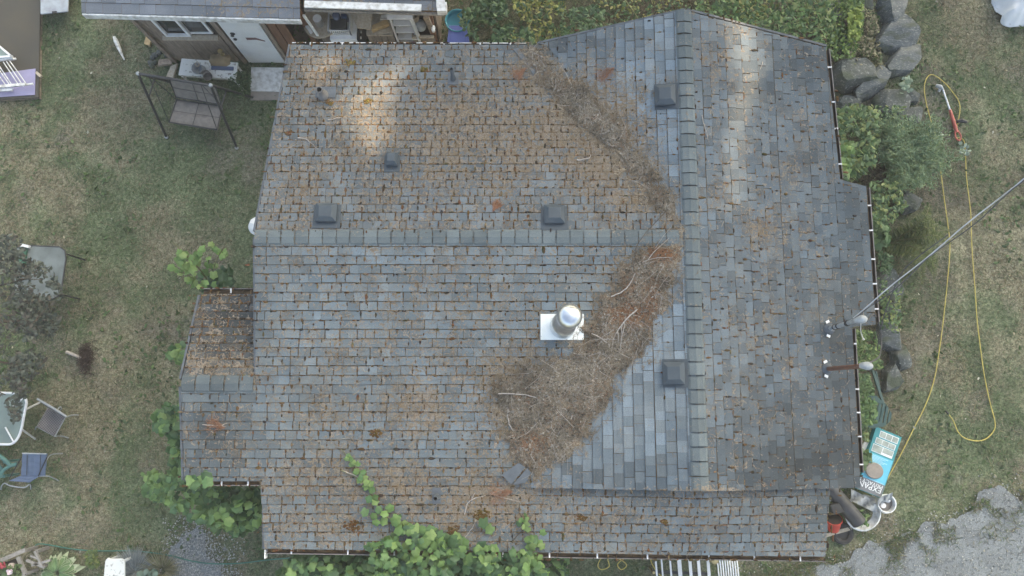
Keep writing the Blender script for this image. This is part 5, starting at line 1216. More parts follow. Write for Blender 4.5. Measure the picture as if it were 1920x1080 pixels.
# stepladder
st_ = thing('stepladder', at(756, 84, 0), 'white paint spattered stepladder standing in the lean-to', 'stepladder')
fl, fr, tl, tr = at(741, 86, .0), at(779, 86, .0), at(731, 34, 1.45), at(770, 34, 1.45)
fl = np.array([tl[0] - .02, 6.85, 0]); fr = np.array([tr[0] + .06, 6.85, 0])
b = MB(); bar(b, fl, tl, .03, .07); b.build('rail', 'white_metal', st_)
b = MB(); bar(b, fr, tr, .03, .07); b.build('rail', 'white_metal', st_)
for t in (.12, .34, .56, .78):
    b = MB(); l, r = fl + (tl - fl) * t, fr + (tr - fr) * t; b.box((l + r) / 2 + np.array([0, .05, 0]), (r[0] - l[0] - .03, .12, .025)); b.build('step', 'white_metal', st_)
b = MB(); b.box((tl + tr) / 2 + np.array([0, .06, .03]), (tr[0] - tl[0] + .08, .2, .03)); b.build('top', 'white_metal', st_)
b = MB()
for l in (tl, tr): bar(b, l + [0, .1, 0], np.array([l[0], l[1] + .55, 0]), .03, .04)
b.build('back_leg', 'white_worn', st_)
# tub and tote right of the lean-to
c = at(848, 52, .30)
tb_ = thing('round_tub', at(848, 60, 0), 'round teal plastic tub behind the blue tote', 'tub'); b = MB()
c = at(857, 38, .5); b.lathe((c[0], c[1], 0), [(.17, .0), (.215, .46), (.235, .48), (.23, .50), (.21, .48), (.20, .40)], 26); b.build('body', 'teal_tub', tb_, smooth=True); b = MB(); b.lathe((c[0], c[1], .38), [(.20, 0), (.10, .004), (0, .006)], 26); b.build('lining', 'teal_tub', tb_)
b = MB(); b.lathe((c[0], c[1], .485), [(.225, 0), (.24, .012), (.225, .024), (.21, .012), (.225, 0)], 26); b.build('rim', 'teal_tub', tb_)
tt = thing('storage_tote', at(858, 75, 0), 'blue plastic storage tote with lid beside the house eave', 'tote'); b = MB(); c = at(857, 68, .42)
tq = [at(x, y, .44) for x, y in ((838, 86), (881, 86), (876, 49), (842, 49))]; tc = sum(tq) / 4
b.hexa([np.array([*(tc + (p - tc) * .84)[:2], .02]) for p in tq], [p + (tc - p) * .04 - [0, 0, .02] for p in tq]); b.build('body', 'blue_tote', tt, bevel=.02)
b = MB(); b.prism(tq, (0, 0, .03)); b.prism([p + (tc - p) * .22 + [0, 0, .03] for p in tq], (0, 0, .014)); b.build('lid', 'blue_tote', tt, bevel=.012)

# things along the shed
wb = thing('white_bench', at(390, 135, 0), 'worn white painted bench table against the shed wall', 'bench')
P4 = [at(x, y, .50) for x, y in ((336, 142), (443, 150), (447, 119), (342, 111))]
b = MB(); b.prism(P4, (0, 0, .035)); b.build('top', 'white_spotted', wb)
for i, p in enumerate(P4):
    cc = sum(P4) / 4; q_ = p + (cc - p) * .10; b = MB(); b.tube([q_, q_ - [0, 0, .25], q_ - [0, 0, .5]], [.03, .02, .03], 8); b.build('leg', 'white_worn', wb)
b = MB(); bar(b, P4[0] + (P4[1] - P4[0]) * .05 + [0, .03, -.04], P4[1] + (P4[0] - P4[1]) * .05 + [0, .03, -.04], .03, .08); b.build('apron', 'white_worn', wb)
c = at(380, 132, .535); wc = thing('bucket', c, 'old dark metal bucket tipped with its loop handle on the white bench', 'bucket'); b = MB()
b.lathe(c + [-.0, .0, .02], [(.08, 0), (.10, .20), (.104, .21), (.094, .2), (.076, .02), (0, .02)], 20, rot(20, 14, -10)); b.build('body', 'galv_dull', wc, smooth=True)
b = MB(); b.lathe(c + [.09, -.08, .05], [(.07, 0), (.085, .12), (.078, .12), (.065, .02), (0, .02)], 16, rot(0, 60, 30)); tag(b.build('rusty_can', 'pipe_grey', smooth=True), 'rusty can lying against the dark bucket', 'can')
b = MB(); b.tube(spline([c + [-.05, .0, .24], c + [0, .05, .27], c + [.04, 0, .25], c + [0, -.04, .26], c + [-.03, .02, .27]], 5), .008, 6); b.build('handle', 'wood_pale', wc)
c = at(413, 113, .54); b = MB(); sk = []
for i in range(9):
    row = []
    for j in range(7):
        u_, v_ = i / 8 - .5, j / 6 - .5; row.append(c + np.array([u_ * .40 * (1 - .5 * v_ * v_) + .012 * math.sin(j * 2), v_ * .26 * (1 - .5 * u_ * u_) + .012 * math.sin(i * 1.7), .09 * max(0, 1 - 3.2 * (u_ * u_ + v_ * v_)) + .03 * mnoise.noise(Vector((i, j, 3)) * .9)]))
    sk.append(row)
b.sheet(sk, .03); tag(b.build('burlap_sack', 'burlap', smooth=True), 'crumpled tan burlap sack on the white bench', 'sack')
c = at(417, 101, .68); b = MB(); b.lathe(c, [(.045, 0), (.03, .03), (.022, .10), (.05, .12), (0, .13)], 12); b.tube([c + [0, 0, .06], c + [.06, -.03, .05]], .018, 8); tag(b.build('brass_tap', 'brass', smooth=True), 'tarnished brass tap fitting on the burlap sack', 'tap')
b = MB(); p = at(417, 128, .555); b.box(p, (.42, .07, .03), rot(-2)); tag(b.build('blue_board', 'blue_paint', bevel=.004), 'short blue painted board in front of the burlap sack', 'board')
b = MB(); b.prism([at(x, y, .06) for x, y in ((469, 171), (531, 173), (536, 128), (472, 127))], (0, 0, .03)); b2 = tag(b.build('door_step', 'white_worn', bevel=.004), 'worn white board lying as a step at the shed door', 'step')
b = MB(); b.box(at(502, 180, .03), (.65, .18, .05)); tag(b.build('paving_slab', 'sandstone'), 'grey paving slab below the white door step', 'slab')
for i, (px, py) in enumerate(((276, 77), (281, 79))):
    b = MB(); b.box(at(px, py, .05), (.06, .15, .07), rot(-12)); tag(b.build('wood_block', 'wood_block', bevel=.004), ('left' if i == 0 else 'right') + ' one of two short yellow wood blocks on the grass by the shed', 'block', 'wood blocks by the shed')
b = MB(); b.prism([at(x, y, .10) for x, y in ((312, 148), (326, 151), (335, 120), (322, 126))], (0, 0, .05)); tag(b.build('rough_slab', 'wood_pale', bevel=.01), 'rough tan slab of wood left of the white bench', 'slab')
b = MB(); b.prism([at(x, y, .05) for x, y in ((298, 125), (325, 122), (320, 112), (300, 114))], (0, 0, .06)); tag(b.build('timber_offcut', 'wood_grey', bevel=.005), 'grey timber offcut at the shed corner', 'timber')
b = MB(); V_ = [at(x, y, .03) for x, y in ((214, 69), (222, 88), (233, 112))]; b.tube([V_[0], V_[0] + (V_[1] - V_[0]) * .4, V_[1], V_[2]], [.03, .045, .04, .012], 6); tag(b.build('white_strip', 'white_worn'), 'thin white weathered strip lying on the lawn left of the shed', 'strip')

# garden swing
sw = thing('garden_swing', at(380, 205, 0), 'brown two seat garden swing on a dark tubular frame', 'swing')
ZT = 1.55; TL, TR = at(259, 138, ZT), at(395, 160, ZT)
feet = [at(312, 257, .03), at(444, 277, .03), at(342, 160, .03), at(474, 183, .03)]
b = MB(); b.tube([TL, TR], .028, 10); b.build('beam', 'charcoal', sw, smooth=True)
for f_, t_ in ((0, TL), (1, TR), (2, TL), (3, TR)): b = MB(); b.tube([t_ + (feet[f_] - t_) * .0, t_ + (feet[f_] - t_) * .12 + [0, 0, .02], feet[f_]], .024, 10); b.build('leg', 'charcoal', sw, smooth=True)
b = MB(); b.tube([feet[0] * .35 + TL * .65, feet[2] * .35 + TL * .65], .014, 8); b.tube([feet[1] * .35 + TR * .65, feet[3] * .35 + TR * .65], .014, 8); b.build('brace', 'charcoal', sw)
for p in (TL, TR, feet[0], feet[1]):
    b = MB(); b.lathe(p, [(0, -.04), (.034, -.02), (.034, .02), (0, .04)], 10); b.build('end_cap', 'galv_dull', sw, smooth=True)
Zs = .46
bp = [at(x, y, z) for x, y, z in ((317, 147, .98), (404, 163, .98), (415, 196, .52), (330, 182, .52))]
spq = [at(x, y, z) for x, y, z in ((331, 187, .46), (417, 199, .46), (407, 243, .50), (317, 229, .50))]
def cushion(q4, dip, th, n=8):
    g_ = []
    for i in range(n + 1):
        row = []
        for j in range(n + 1):
            s, t = i / n, j / n; p = (q4[0] * (1 - s) + q4[1] * s) * (1 - t) + (q4[3] * (1 - s) + q4[2] * s) * t
            sag = -dip * (1 - (2 * ((s * 2) % 1) - 1) ** 2) - .012 * (1 if j in (0, 4, 8) else 0) - .014 * (1 if i in (4,) else 0); row.append(p + np.array([0, 0, sag]))
        g_.append(row)
    m_ = MB(); m_.sheet(g_[::-1], th); return m_
cushion(bp, -.015, .035).build('backrest', 'brown_fabric', sw); cushion(spq, .015, .04).build('seat', 'brown_fabric', sw)
b = MB()
for q4 in (bp, spq):
    up3 = np.array([0, 0, .022]); b.tube([(q4[0] + q4[1]) / 2 + up3, (q4[2] + q4[3]) / 2 + up3], .006, 5); b.tube([(q4[0] + q4[3]) / 2 + up3 * .6, (q4[1] + q4[2]) / 2 + up3 * .6], .004, 5)
b.build('seam', 'charcoal', sw)
b = MB()
for q4 in (bp, spq): b.tube([q4[0], q4[1], q4[2], q4[3], q4[0]], .015, 8)
b.build('seat_frame', 'charcoal', sw)
for p, q in ((TL + (TR - TL) * .14, spq[3]), (TL + (TR - TL) * .14, spq[0]), (TL + (TR - TL) * .86, spq[2]), (TL + (TR - TL) * .86, spq[1])): b = MB(); b.tube([p, q], .007, 6); b.build('hanger', 'charcoal', sw)

# brown platform top left
pf = thing('platform', at(20, 100, 0), 'low brown painted plywood platform in the upper left corner', 'platform'); zp = .07
b = MB(); b.prism([at(x, y, zp) for x, y in ((-150, 195), (74, 184), (78, -60), (-150, -60))], (0, 0, .03)); b.build('top', 'deck_brown', pf)
b = MB(); ps = [at(x, y, zp) for x, y in ((-150, 195), (74, 184), (78, -60))]; bar(b, ps[0] + [0, .02, -.035], ps[1] + [0, .02, -.035], .03, .068); bar(b, ps[1] + [-.02, 0, -.035], ps[2] + [-.02, 0, -.035], .03, .068); b.build('side', 'wood_grey', pf)
b = MB(); b.prism([at(x, y, zp + .035) for x, y in ((-150, 192), (66, 178), (67, 129), (-150, 158))], (0, 0, .012)); tag(b.build('lilac_board', 'lilac'), 'lilac painted board lying on the brown platform', 'board')
lad = thing('folding_frame', at(20, 140, zp + .05), 'white metal folding frame of thin bars lying on the brown platform', 'frame')
zt_ = zp + .16; b = MB()
for (x0, y0, x1, y1) in ((6, 116, 36, 161), (12, 115, 44, 162), (18, 114, 50, 158), (-8, 122, 20, 162), (-14, 126, 14, 164), (-4, 120, 24, 162)): b.tube([at(x0, y0, zt_ + .12), at(x1, y1, zt_)], .010, 6)
b.build('bar', 'white_worn', lad)
b = MB(); bar(b, at(-40, 166, zt_), at(48, 158, zt_), .05, .04); bar(b, at(-40, 171, zt_ - .04), at(24, 168, zt_ - .04), .05, .03); bar(b, at(40, 160, zt_ - .02), at(62, 157, zt_ - .02), .03, .03); b.build('lower_rail', 'white_worn', lad)
b = MB(); bar(b, at(-40, 118, zt_ + .12), at(24, 107, zt_ + .12), .07, .04); bar(b, at(14, 112, zt_ + .08), at(30, 110, zt_ + .08), .03, .03); b.build('upper_rail', 'white_worn', lad)
wfm = thing('window_sash', at(0, 98, zp + .2), 'old white window sash lying against the folding frame', 'window'); b = MB()
sq = [at(x, y, zp + .32) for x, y in ((-60, 110), (22, 106), (-2, 86), (-70, 80))]
for i in range(4): bar(b, sq[i], sq[(i + 1) % 4], .035, .035)
b.build('frame', 'white', wfm); b = MB(); b.prism(sq, (0, 0, .006)); b.build('pane', 'table_glass', wfm)
b = MB(); b.box(at(73, 140, zp + .05), (.14, .05, .04), rot(-40)); tag(b.build('wood_chunk', 'wood_pale'), 'small chunk of pale wood on the platform edge', 'block')
ct_ = thing('clear_tote', at(105, 8, 0), 'translucent plastic tote with dark latch on the lawn by the platform', 'tote'); b = MB()
b.hexa([at(x, y, 0) for x, y in ((84, 26), (126, 22), (126, -40), (84, -40))], [at(x, y, .26) for x, y in ((79, 24), (128, 20), (130, -50), (80, -50))]); b.build('body', 'clear_tote', ct_, bevel=.02)
b = MB(); b.prism([at(x, y, .265) for x, y in ((77, 28), (129, 23), (132, -55), (78, -55))], (0, 0, .03)); b.build('lid', 'clear_tote', ct_, bevel=.012)
b = MB(); b.box(at(102, 23, .30), (.085, .04, .02), rot(4)); b.build('latch', 'black', ct_)

# green table under the tree
gt = thing('garden_table', at(70, 510, 0), 'grey green topped garden table half under the tree', 'table'); zt_ = .70
pl_ = [(28, 560), (26, 470), (40, 460), (112, 463), (122, 470), (124, 485), (116, 540), (110, 555), (95, 563), (60, 566)]
b = MB(); P_ = ccw([at(x, y, zt_) for x, y in pl_]); b.prism(P_, (0, 0, .012)); b.build('tabletop', 'grey_sheet', gt)
b = MB(); b.tube([p + np.array([0, 0, .006]) for p in P_] + [P_[0] + np.array([0, 0, .006])], .014, 8); b.build('rim', 'charcoal', gt)
for i in (1, 4, 7, 0): p = at(*pl_[i], zt_); cc = sum(P_) / len(P_); q = p + (cc - p) * .1; b = MB(); b.tube([q, [q[0], q[1], 0]], .016, 8); b.build('leg', 'charcoal', gt)
gb = thing('green_box', at(46, 480, zt_ + .02), 'narrow green box with white end on the garden table', 'box'); b = MB(); P_ = ccw([at(x, y, zt_ + .02) for x, y in ((39, 500), (48, 500), (53, 464), (43, 462))]); b.prism(P_, (0, 0, .06)); b.build('body', 'green_box', gb)
b = MB(); P_ = ccw([at(x, y, zt_ + .02) for x, y in ((41, 463), (57, 466), (58, 461), (43, 458))]); b.prism(P_, (0, 0, .065)); b.build('end', 'white', gb)

# hole with a stub of wood
V_, F_ = [], []; c = at(165, 670, 0)
b = MB(); V0 = []
for i, (r_, z) in enumerate(((.20, .04), (.14, .035), (.0, .03))):
    for k in range(14):
        th = 6.283 * k / 14; rr = r_ * (1 + .35 * math.sin(3 * th + 1) + .2 * math.sin(5 * th)); V0.append((c[0] + math.cos(th) * rr * .75, c[1] + math.sin(th) * rr * 1.25, z))
n = 900; a = rng.uniform(0, 6.283, n); r_ = np.abs(rng.normal(0, .11, n)); Ch = c + np.stack([np.cos(a) * r_ * .7, np.sin(a) * r_ * 1.5, rng.uniform(.02, .13, n)], 1)
tag(leaves('twig_clump', Ch, rng.uniform(.06, .16, n), 'needle', blend([(.05, .036, .03), (.075, .052, .042), (.04, .03, .027)], n), 'needle', tilt=.5, cup=0), 'dark brown twiggy clump on the left lawn under the tree edge', 'twig clump')
b = MB(); b.tube([at(125, 660, .06), at(145, 668, .1), at(160, 674, .07)], [.03, .028, .02], 7); tag(b.build('stick', 'bark'), 'short grey stick beside the dark twiggy clump', 'stick')

# white patio table, wicker chair, blue chair, green chair
pt = thing('patio_table', at(10, 800, 0), 'white framed glass patio table at the left edge', 'table'); zt_ = .70
rim = spline([at(x, y, zt_) for x, y in ((50, 755), (46, 775), (40, 805), (33, 822), (22, 832), (5, 833), (-20, 832))], 4)
ring = [at(x, y, zt_) for x, y in ((50, 755), (46, 775), (40, 805), (33, 822), (22, 832), (5, 833), (-40, 832), (-80, 825), (-90, 780), (-80, 745), (-40, 738), (20, 737), (44, 742))]
b = MB(); b.tube(spline(ring + [ring[0]], 4), .022, 8); b.build('rim', 'white_metal', pt, smooth=True)
b = MB(); b.prism(ccw(ring), (0, 0, .008)); b.build('tabletop', 'table_glass', pt)
for (x0, y0, x1, y1) in ((48, 768, 74, 755), (38, 803, 66, 823), (-60, 815, -90, 840), (-50, 745, -80, 720)): b = MB(); b.tube([at(x0, y0, zt_ - .02), at((x0 + x1) / 2, (y0 + y1) / 2, .35), at(x1, y1, 0.02)], .018, 8); b.build('leg', 'white_metal', pt)
b = MB()
for (x0, y0, x1, y1) in ((10, 801, 25, 828), (18, 767, 44, 746), (24, 736, 47, 741)): b.tube([at(x0, y0, zt_ + .02), at(x1, y1, zt_ + .02)], .014, 6)
b.build('brace', 'white_metal', pt)
wk = thing('wicker_chair', at(100, 790, 0), 'grey brown wicker chair beside the white patio table', 'chair'); zs = .42
s4 = [at(x, y, zs) for x, y in ((70, 800), (103, 818), (122, 783), (91, 765))]
b = MB(); b.prism(ccw(s4), (0, 0, .03)); b.build('seat', 'wicker', wk, bevel=.015)
b = MB(); b.prism([at(91, 766, zs + .03), at(121, 784, zs + .03), at(124, 780, .82), at(70, 749, .82)], (.012, .02, 0)); b.build('backrest', 'wicker', wk, bevel=.005)
b = MB(); b.tube(s4 + [s4[0]], .014, 8); b.tube(spline([at(70, 748, .83), at(98, 764, .86), at(124, 781, .83)], 4), .018, 8); b.build('seat_frame', 'galv_dull', wk)
b = MB(); b.tube(spline([at(108, 768, .78), at(113, 763, .72), at(115, 767, .66), at(108, 773, .6)], 4), .012, 6); b.build('armrest', 'galv_dull', wk)
for (x0, y0, x1, y1) in ((70, 800, 66, 805), (103, 818, 128, 821), (122, 783, 147, 778), (91, 765, 90, 758)): b = MB(); b.tube(spline([at(x0, y0, zs), at((x0 + x1) / 2, (y0 + y1) / 2 - 2, .2), at(x1, y1, .02)], 4), .012, 6); b.build('leg', 'galv_dull', wk)
bc = thing('blue_chair', at(70, 880, 0), 'patio chair with blue fabric back and seat on a grey frame', 'chair')
b4 = [at(x, y, z) for x, y, z in ((39, 892, .46), (83, 892, .46), (87, 851, .98), (42, 850, .98))]
cushion([b4[3], b4[2], b4[1], b4[0]], -.01, .03).build('backrest', 'blue_fabric', bc)
s4 = [at(x, y, z) for x, y, z in ((39, 892, .45), (74, 892, .45), (54, 905, .43), (15, 902, .43))]
cushion(s4, .01, .03).build('seat', 'blue_fabric', bc)
b = MB(); b.tube(spline([at(2, 918, .02), at(3, 911, .2), at(9, 906, .42), at(20, 911, .42), at(45, 914, .42), at(56, 908, .42), at(58, 917, .1)], 5), .011, 6); b.tube(spline([at(74, 893, .44), at(92, 893, .3), at(110, 901, .02)], 4), .011, 6); b.tube(spline([at(84, 868, .6), at(95, 853, .3), at(117, 850, .02)], 4), .011, 6); b.tube([at(42, 850, .99), at(87, 851, .99)], .012, 6); b.build('frame', 'galv_dull', bc)
b = MB(); b.tube([at(88, 858, .95), at(72, 892, .62)], .010, 6); b.tube([at(40, 858, .95), at(17, 898, .62)], .010, 6); b.build('armrest', 'black', bc)
b = MB()
for x in (51, 76): b.tube([at(x, 853, .985), at(x - 1, 891, .50)], .005, 5)
b.build('seam', 'charcoal', bc)
gc_ = thing('green_plastic_chair', at(-10, 880, 0), 'faded green plastic chair at the left edge beside the blue one', 'chair')
b = MB(); b.prism(ccw([at(x, y, .42) for x, y in ((-40, 905), (4, 893), (8, 880), (-5, 862), (-50, 860))]), (0, 0, .025)); b.build('seat', 'green_pale', gc_, bevel=.008)
b = MB(); b.tube(spline([at(-5, 852, .72), at(10, 863, .70), at(20, 872, .66), at(32, 870, .64)], 4), .035, 8); b.build('armrest', 'green_pale', gc_)
b = MB(); b.tube(spline([at(0, 895, .66), at(6, 882, .68), at(20, 873, .66)], 4), .030, 8); b.build('armrest', 'green_pale', gc_)
for (x, y) in ((6, 893), (8, 866), (-38, 900), (-42, 864)): b = MB(); p = at(x, y, .42); b.tube([p, [p[0], p[1], 0]], [.03, .022], 8); b.build('leg', 'green_pale', gc_)
b = MB(); b.prism([at(-40, 906, .44), at(-48, 862, .44), at(-75, 858, .9), at(-68, 910, .9)], (.02, 0, .01)); b.build('backrest', 'green_pale', gc_)

# corner planter, flower pot, white stool, wires
pl0 = thing('timber_planter', at(40, 1062, 0), 'weathered grey timber frame planter in the lower left corner', 'planter'); zt_ = .35
for (x0, y0, x1, y1, w_, h_) in ((-20, 1060, 48, 1031, .07, .04), (34, 1044, 48, 1076, .06, .05), (66, 1033, 80, 1062, .035, .05), (58, 1042, 72, 1047, .035, .04), (50, 1050, 84, 1064, .04, .04), (60, 1060, 95, 1050, .04, .04), (47, 1076, 20, 1095, .06, .04)):
    b = MB(); bar(b, at(x0, y0, zt_), at(x1, y1, zt_), w_, h_); b.build('board', 'wood_bleached', pl0)
b = MB(); b.prism(ccw([at(x, y, .22) for x, y in ((-40, 1070), (34, 1046), (46, 1078), (0, 1110), (-40, 1110))]), (0, 0, .03)); b.build('soil', 'soil', pl0)
for (x, y) in ((46, 1033), (80, 1062), (68, 1034), (47, 1076)): b = MB(); p = at(x, y, zt_); b.box((p[0], p[1], .17), (.05, .05, .34)); b.build('post', 'wood_bleached', pl0)
b = MB(); b.lathe(at(22, 1058, .3), [(.05, 0), (.065, .10), (.058, .10), (.045, .02), (0, .02)], 16, rot(20, 55, 0)); tag(b.build('flower_pot', 'terracotta', smooth=True), 'small pale flower pot tipped over in the timber planter', 'pot')
plant('flowering_plant', 'leafy plant with a pink white bloom in the timber planter', 'flower', [([(10, 1062), (40, 1058), (42, 1082), (12, 1086)], 80, .3, .55, .05, .09, 'ovate', [(.09, .14, .05), (.12, .17, .07)], 0, .6)], at(25, 1070, .25))
plant('flowering_plant', 'red flowered geranium at the edge of the timber planter', 'flower', [([(-25, 1058), (12, 1056), (10, 1085), (-25, 1090)], 90, .3, .55, .05, .09, 'round', [(.07, .12, .05), (.09, .15, .06)], 0, .6), ([(-5, 1057), (12, 1055), (10, 1064), (-5, 1066)], 34, .56, .62, .03, .05, 'round', [(.40, .06, .08), (.5, .1, .12)], 0, .5)], at(0, 1070, .25))
C_, q_ = scatter_px([(14, 1070), (21, 1069), (22, 1076), (15, 1077)], 22, .56, .62); tag(leaves('blossom', C_, .05, 'round', blend([(.62, .48, .52), (.7, .6, .6)], 22), 'petal', tilt=.6), 'pale pink bloom on the leafy plant in the planter', 'flower')
ws = thing('white_stool', at(215, 1068, 0), 'white moulded stool with dirty marks beside the blue grass', 'stool'); b = MB(); b.prism(ccw([at(x, y, .38) for x, y in ((195, 1095), (199, 1050), (204, 1045), (213, 1047), (230, 1046), (236, 1050), (236, 1095))]), (0, 0, .04)); b.build('seat', 'white_spotted', ws, bevel=.015)
for (x, y) in ((201, 1052), (232, 1052), (232, 1090), (199, 1090)): b = MB(); p = at(x, y, .38); b.tube([p, [p[0], p[1], 0]], [.03, .025], 8); b.build('leg', 'white', ws)
b = MB(); b.tube(spline([at(x, y, .06) for x, y in ((66, 1023), (80, 1020), (140, 1030), (190, 1033), (250, 1033), (310, 1040), (360, 1052), (400, 1057), (450, 1056), (500, 1050), (545, 1046))], 6), .011, 6); tag(b.build('garden_hose', 'hose_green'), 'thin green garden hose across the lower left lawn', 'hose')
b = MB(); b.lathe(at(486, 424, 2.0) + [.0, 0, 0], [(.0, .16), (.10, .14), (.155, .06), (.16, 0), (.145, 0), (0, .10)], 22, rot(0, 35, -30)); tag(b.build('satellite_dish', 'white', smooth=True), 'white round dish showing past the left gable end', 'dish')

# ------------------------------------------------------------------ right hand side
b = MB(); cord = [(1790, 255), (1800, 200), (1784, 170), (1765, 150), (1748, 140), (1738, 146), (1733, 165), (1737, 195), (1745, 225), (1755, 260), (1765, 330), (1770, 370), (1777, 420), (1781, 460), (1778, 510), (1772, 570), (1765, 630), (1752, 710), (1735, 760), (1715, 800), (1690, 850), (1660, 905), (1650, 930)]
b.tube(spline([at(x, y, .05) for x, y in cord], 5), .010, 6); tag(b.build('extension_cord', 'yellow'), 'yellow extension cord looping by the trimmer and running down to the box', 'cord')
b = MB(); cord = [(1794, 258), (1806, 262), (1810, 280), (1812, 330), (1820, 400), (1822, 460), (1828, 540), (1832, 600), (1838, 650), (1845, 700), (1855, 750), (1866, 795), (1858, 815), (1840, 826), (1815, 824), (1798, 812), (1788, 790), (1780, 778)]
b.tube(spline([at(x, y, .05) for x, y in cord], 5), .010, 6); ex = b.build('extension_cord', 'yellow'); tag(ex, 'yellow extension cord hooking round with a free end in the lawn', 'cord')
p = at(1778, 776, .05); b = MB(); b.tube([p, p + [-.04, .05, .0]], .02, 8); b.build('plug', 'black', ex)
b = MB(); b.tube(spline([at(x, y, .06) for x, y in ((1140, 1040), (1128, 1046), (1121, 1060), (1128, 1068), (1142, 1062), (1140, 1048), (1150, 1044), (1165, 1050), (1175, 1060), (1165, 1068), (1158, 1058), (1172, 1046), (1182, 1044))], 6), .009, 6); tag(b.build('extension_cord', 'yellow'), 'yellow cord coiled on the grass below the lower gutter', 'cord')
b = MB(); b.tube(spline([at(x, y, .06) for x, y in ((1219, 1040), (1222, 1056), (1232, 1072), (1245, 1085))], 6), .009, 6); tag(b.build('extension_cord', 'yellow'), 'short end of yellow cord beside the white slatted bench', 'cord')
tr = thing('hedge_trimmer', at(1775, 200, 0), 'red handled long reach trimmer with white shaft on the lawn', 'trimmer')
h0, h1, h2, h3 = at(1768, 168, .07), at(1781, 206, .08), at(1794, 248, .09), at(1793, 262, .07)
b = MB(); b.tube([h0, h1], .016, 10); b.build('shaft', 'white_metal', tr, smooth=True)
b = MB(); b.tube([at(1755, 160, .08), at(1763, 163, .09), h0], [.03, .045, .02], 10); b.tube([at(1760, 172, .05), at(1764, 164, .08)], [.03, .02], 8); b.build('cutting_head', 'galv_dull', tr)
b = MB(); b.tube([h1, h1 + (h2 - h1) * .3, h1 + (h2 - h1) * .75, h2], [.025, .032, .034, .028], 10); d_ = h2 - h1; d_ /= np.linalg.norm(d_); e_ = np.array([-d_[1], d_[0], 0])
b.tube(spline([h2 - d_ * .02 - e_ * .03, h2 + d_ * .10 - e_ * .05, h2 + d_ * .17, h2 + d_ * .09 + e_ * .055, h2 - d_ * .03 + e_ * .03], 5), .014, 8); b.build('handle', 'tool_red', tr, smooth=True)
b = MB(); b.tube([at(1794, 228, .10), at(1803, 226, .12), at(1812, 229, .10)], [.03, .045, .03], 8); b.build('guard', 'charcoal', tr)
# tarp heap
b = MB(); g_ = []; c = at(1912, 0, 0)
for i in range(26):
    row = []
    for j in range(26):
        u_, v_ = i / 25 * 2 - 1, j / 25 * 2 - 1; r_ = math.hypot(u_, v_) ; s = max(abs(u_), abs(v_)) / (r_ + 1e-6); X_, Y_ = u_ * s * .62, v_ * s * .62; rr = math.hypot(X_, Y_) / .62
        th = math.atan2(Y_, X_); z = .42 * (1 - rr ** 2.2) + .045 * math.sin(th * 9 + rr * 5) * rr + .07 * (1 - abs(math.sin(th * 5 + 2 * mnoise.noise(Vector((X_ * 5, Y_ * 5, 0)))))) * rr + .10 * mnoise.noise(Vector((X_ * 4, Y_ * 4, 2))); row.append(c + np.array([X_ * (1 + .08 * math.sin(th * 5)), Y_ * 1.0 * (1 + .08 * math.sin(th * 5)), max(z, .02)]))
    g_.append(row)
b.sheet(g_[::-1], .015); tag(b.build('tarp_heap', 'tarp', smooth=True), 'white crumpled tarpaulin covering a heap in the upper right corner', 'tarp')
# green chair behind the eave
ch_ = thing('green_garden_chair', at(1640, 770, 0), 'dark green slatted plastic chair half under the right eave', 'chair'); zs = .62
out = [(1607, 762), (1612, 748), (1640, 740), (1662, 760), (1671, 775), (1670, 788), (1656, 800), (1635, 803), (1612, 796)]
def slatted(poly, z, th, axis_a, axis_b, n, gap, name, parent, m):
    a, b_ = at(*axis_a, z), at(*axis_b, z); d = b_ - a; L = np.linalg.norm(d); d /= L; e = np.array([-d[1], d[0], 0]); P_ = [at(x, y, z) for x, y in poly]; uv = [((p - a) @ d, (p - a) @ e) for p in P_]
    ar = sum(uv[i][0] * uv[(i + 1) % len(uv)][1] - uv[(i + 1) % len(uv)][0] * uv[i][1] for i in range(len(uv))); uv = uv if ar > 0 else uv[::-1]
    mb = MB(); lo, hi = min(u for u, v in uv), max(u for u, v in uv); vl, vh = min(v for u, v in uv), max(v for u, v in uv); w_ = (hi - lo) / n
    for i in range(n):
        c_ = clip_rect(uv, lo + i * w_ + gap / 2, lo + (i + 1) * w_ - gap / 2, vl + .14, vh - .13)
        if len(c_) > 2: mb.prism([a + d * u + e * v for u, v in c_], (0, 0, th))
    for (v0, v1) in ((vl, vl + .14), (vh - .13, vh)):
        c_ = clip_rect(uv, lo, hi, v0, v1)
        if len(c_) > 2: mb.prism([a + d * u + e * v for u, v in c_], (0, 0, th))
    return mb.build(name, m, parent)
slatted(out, zs, .02, (1612, 770), (1670, 785), 9, .022, 'backrest', ch_, 'green_plastic')
b = MB(); b.prism(ccw([at(x, y, zs - .2) for x, y in ((1610, 750), (1655, 765), (1650, 795), (1615, 795))]), (0, 0, .02)); b.build('seat', 'green_plastic', ch_)
b = MB(); bar(b, at(1636, 694, .50), at(1660, 770, .60), .05, .04); bar(b, at(1642, 696, .48), at(1655, 756, .52), .03, .03); b.build('armrest', 'green_plastic', ch_, bevel=.008)
b = MB(); bar(b, at(1632, 694, .02), at(1637, 696, .50), .06, .04); b.build('leg', 'green_plastic', ch_)
b = MB(); p = at(1656, 795, zs); b.tube([p, [p[0], p[1], 0]], .02, 6); b.build('leg', 'green_plastic', ch_)
b = MB(); p = at(1620, 790, zs); b.tube([p, [p[0], p[1], 0]], .02, 6); b.build('leg', 'green_plastic', ch_)
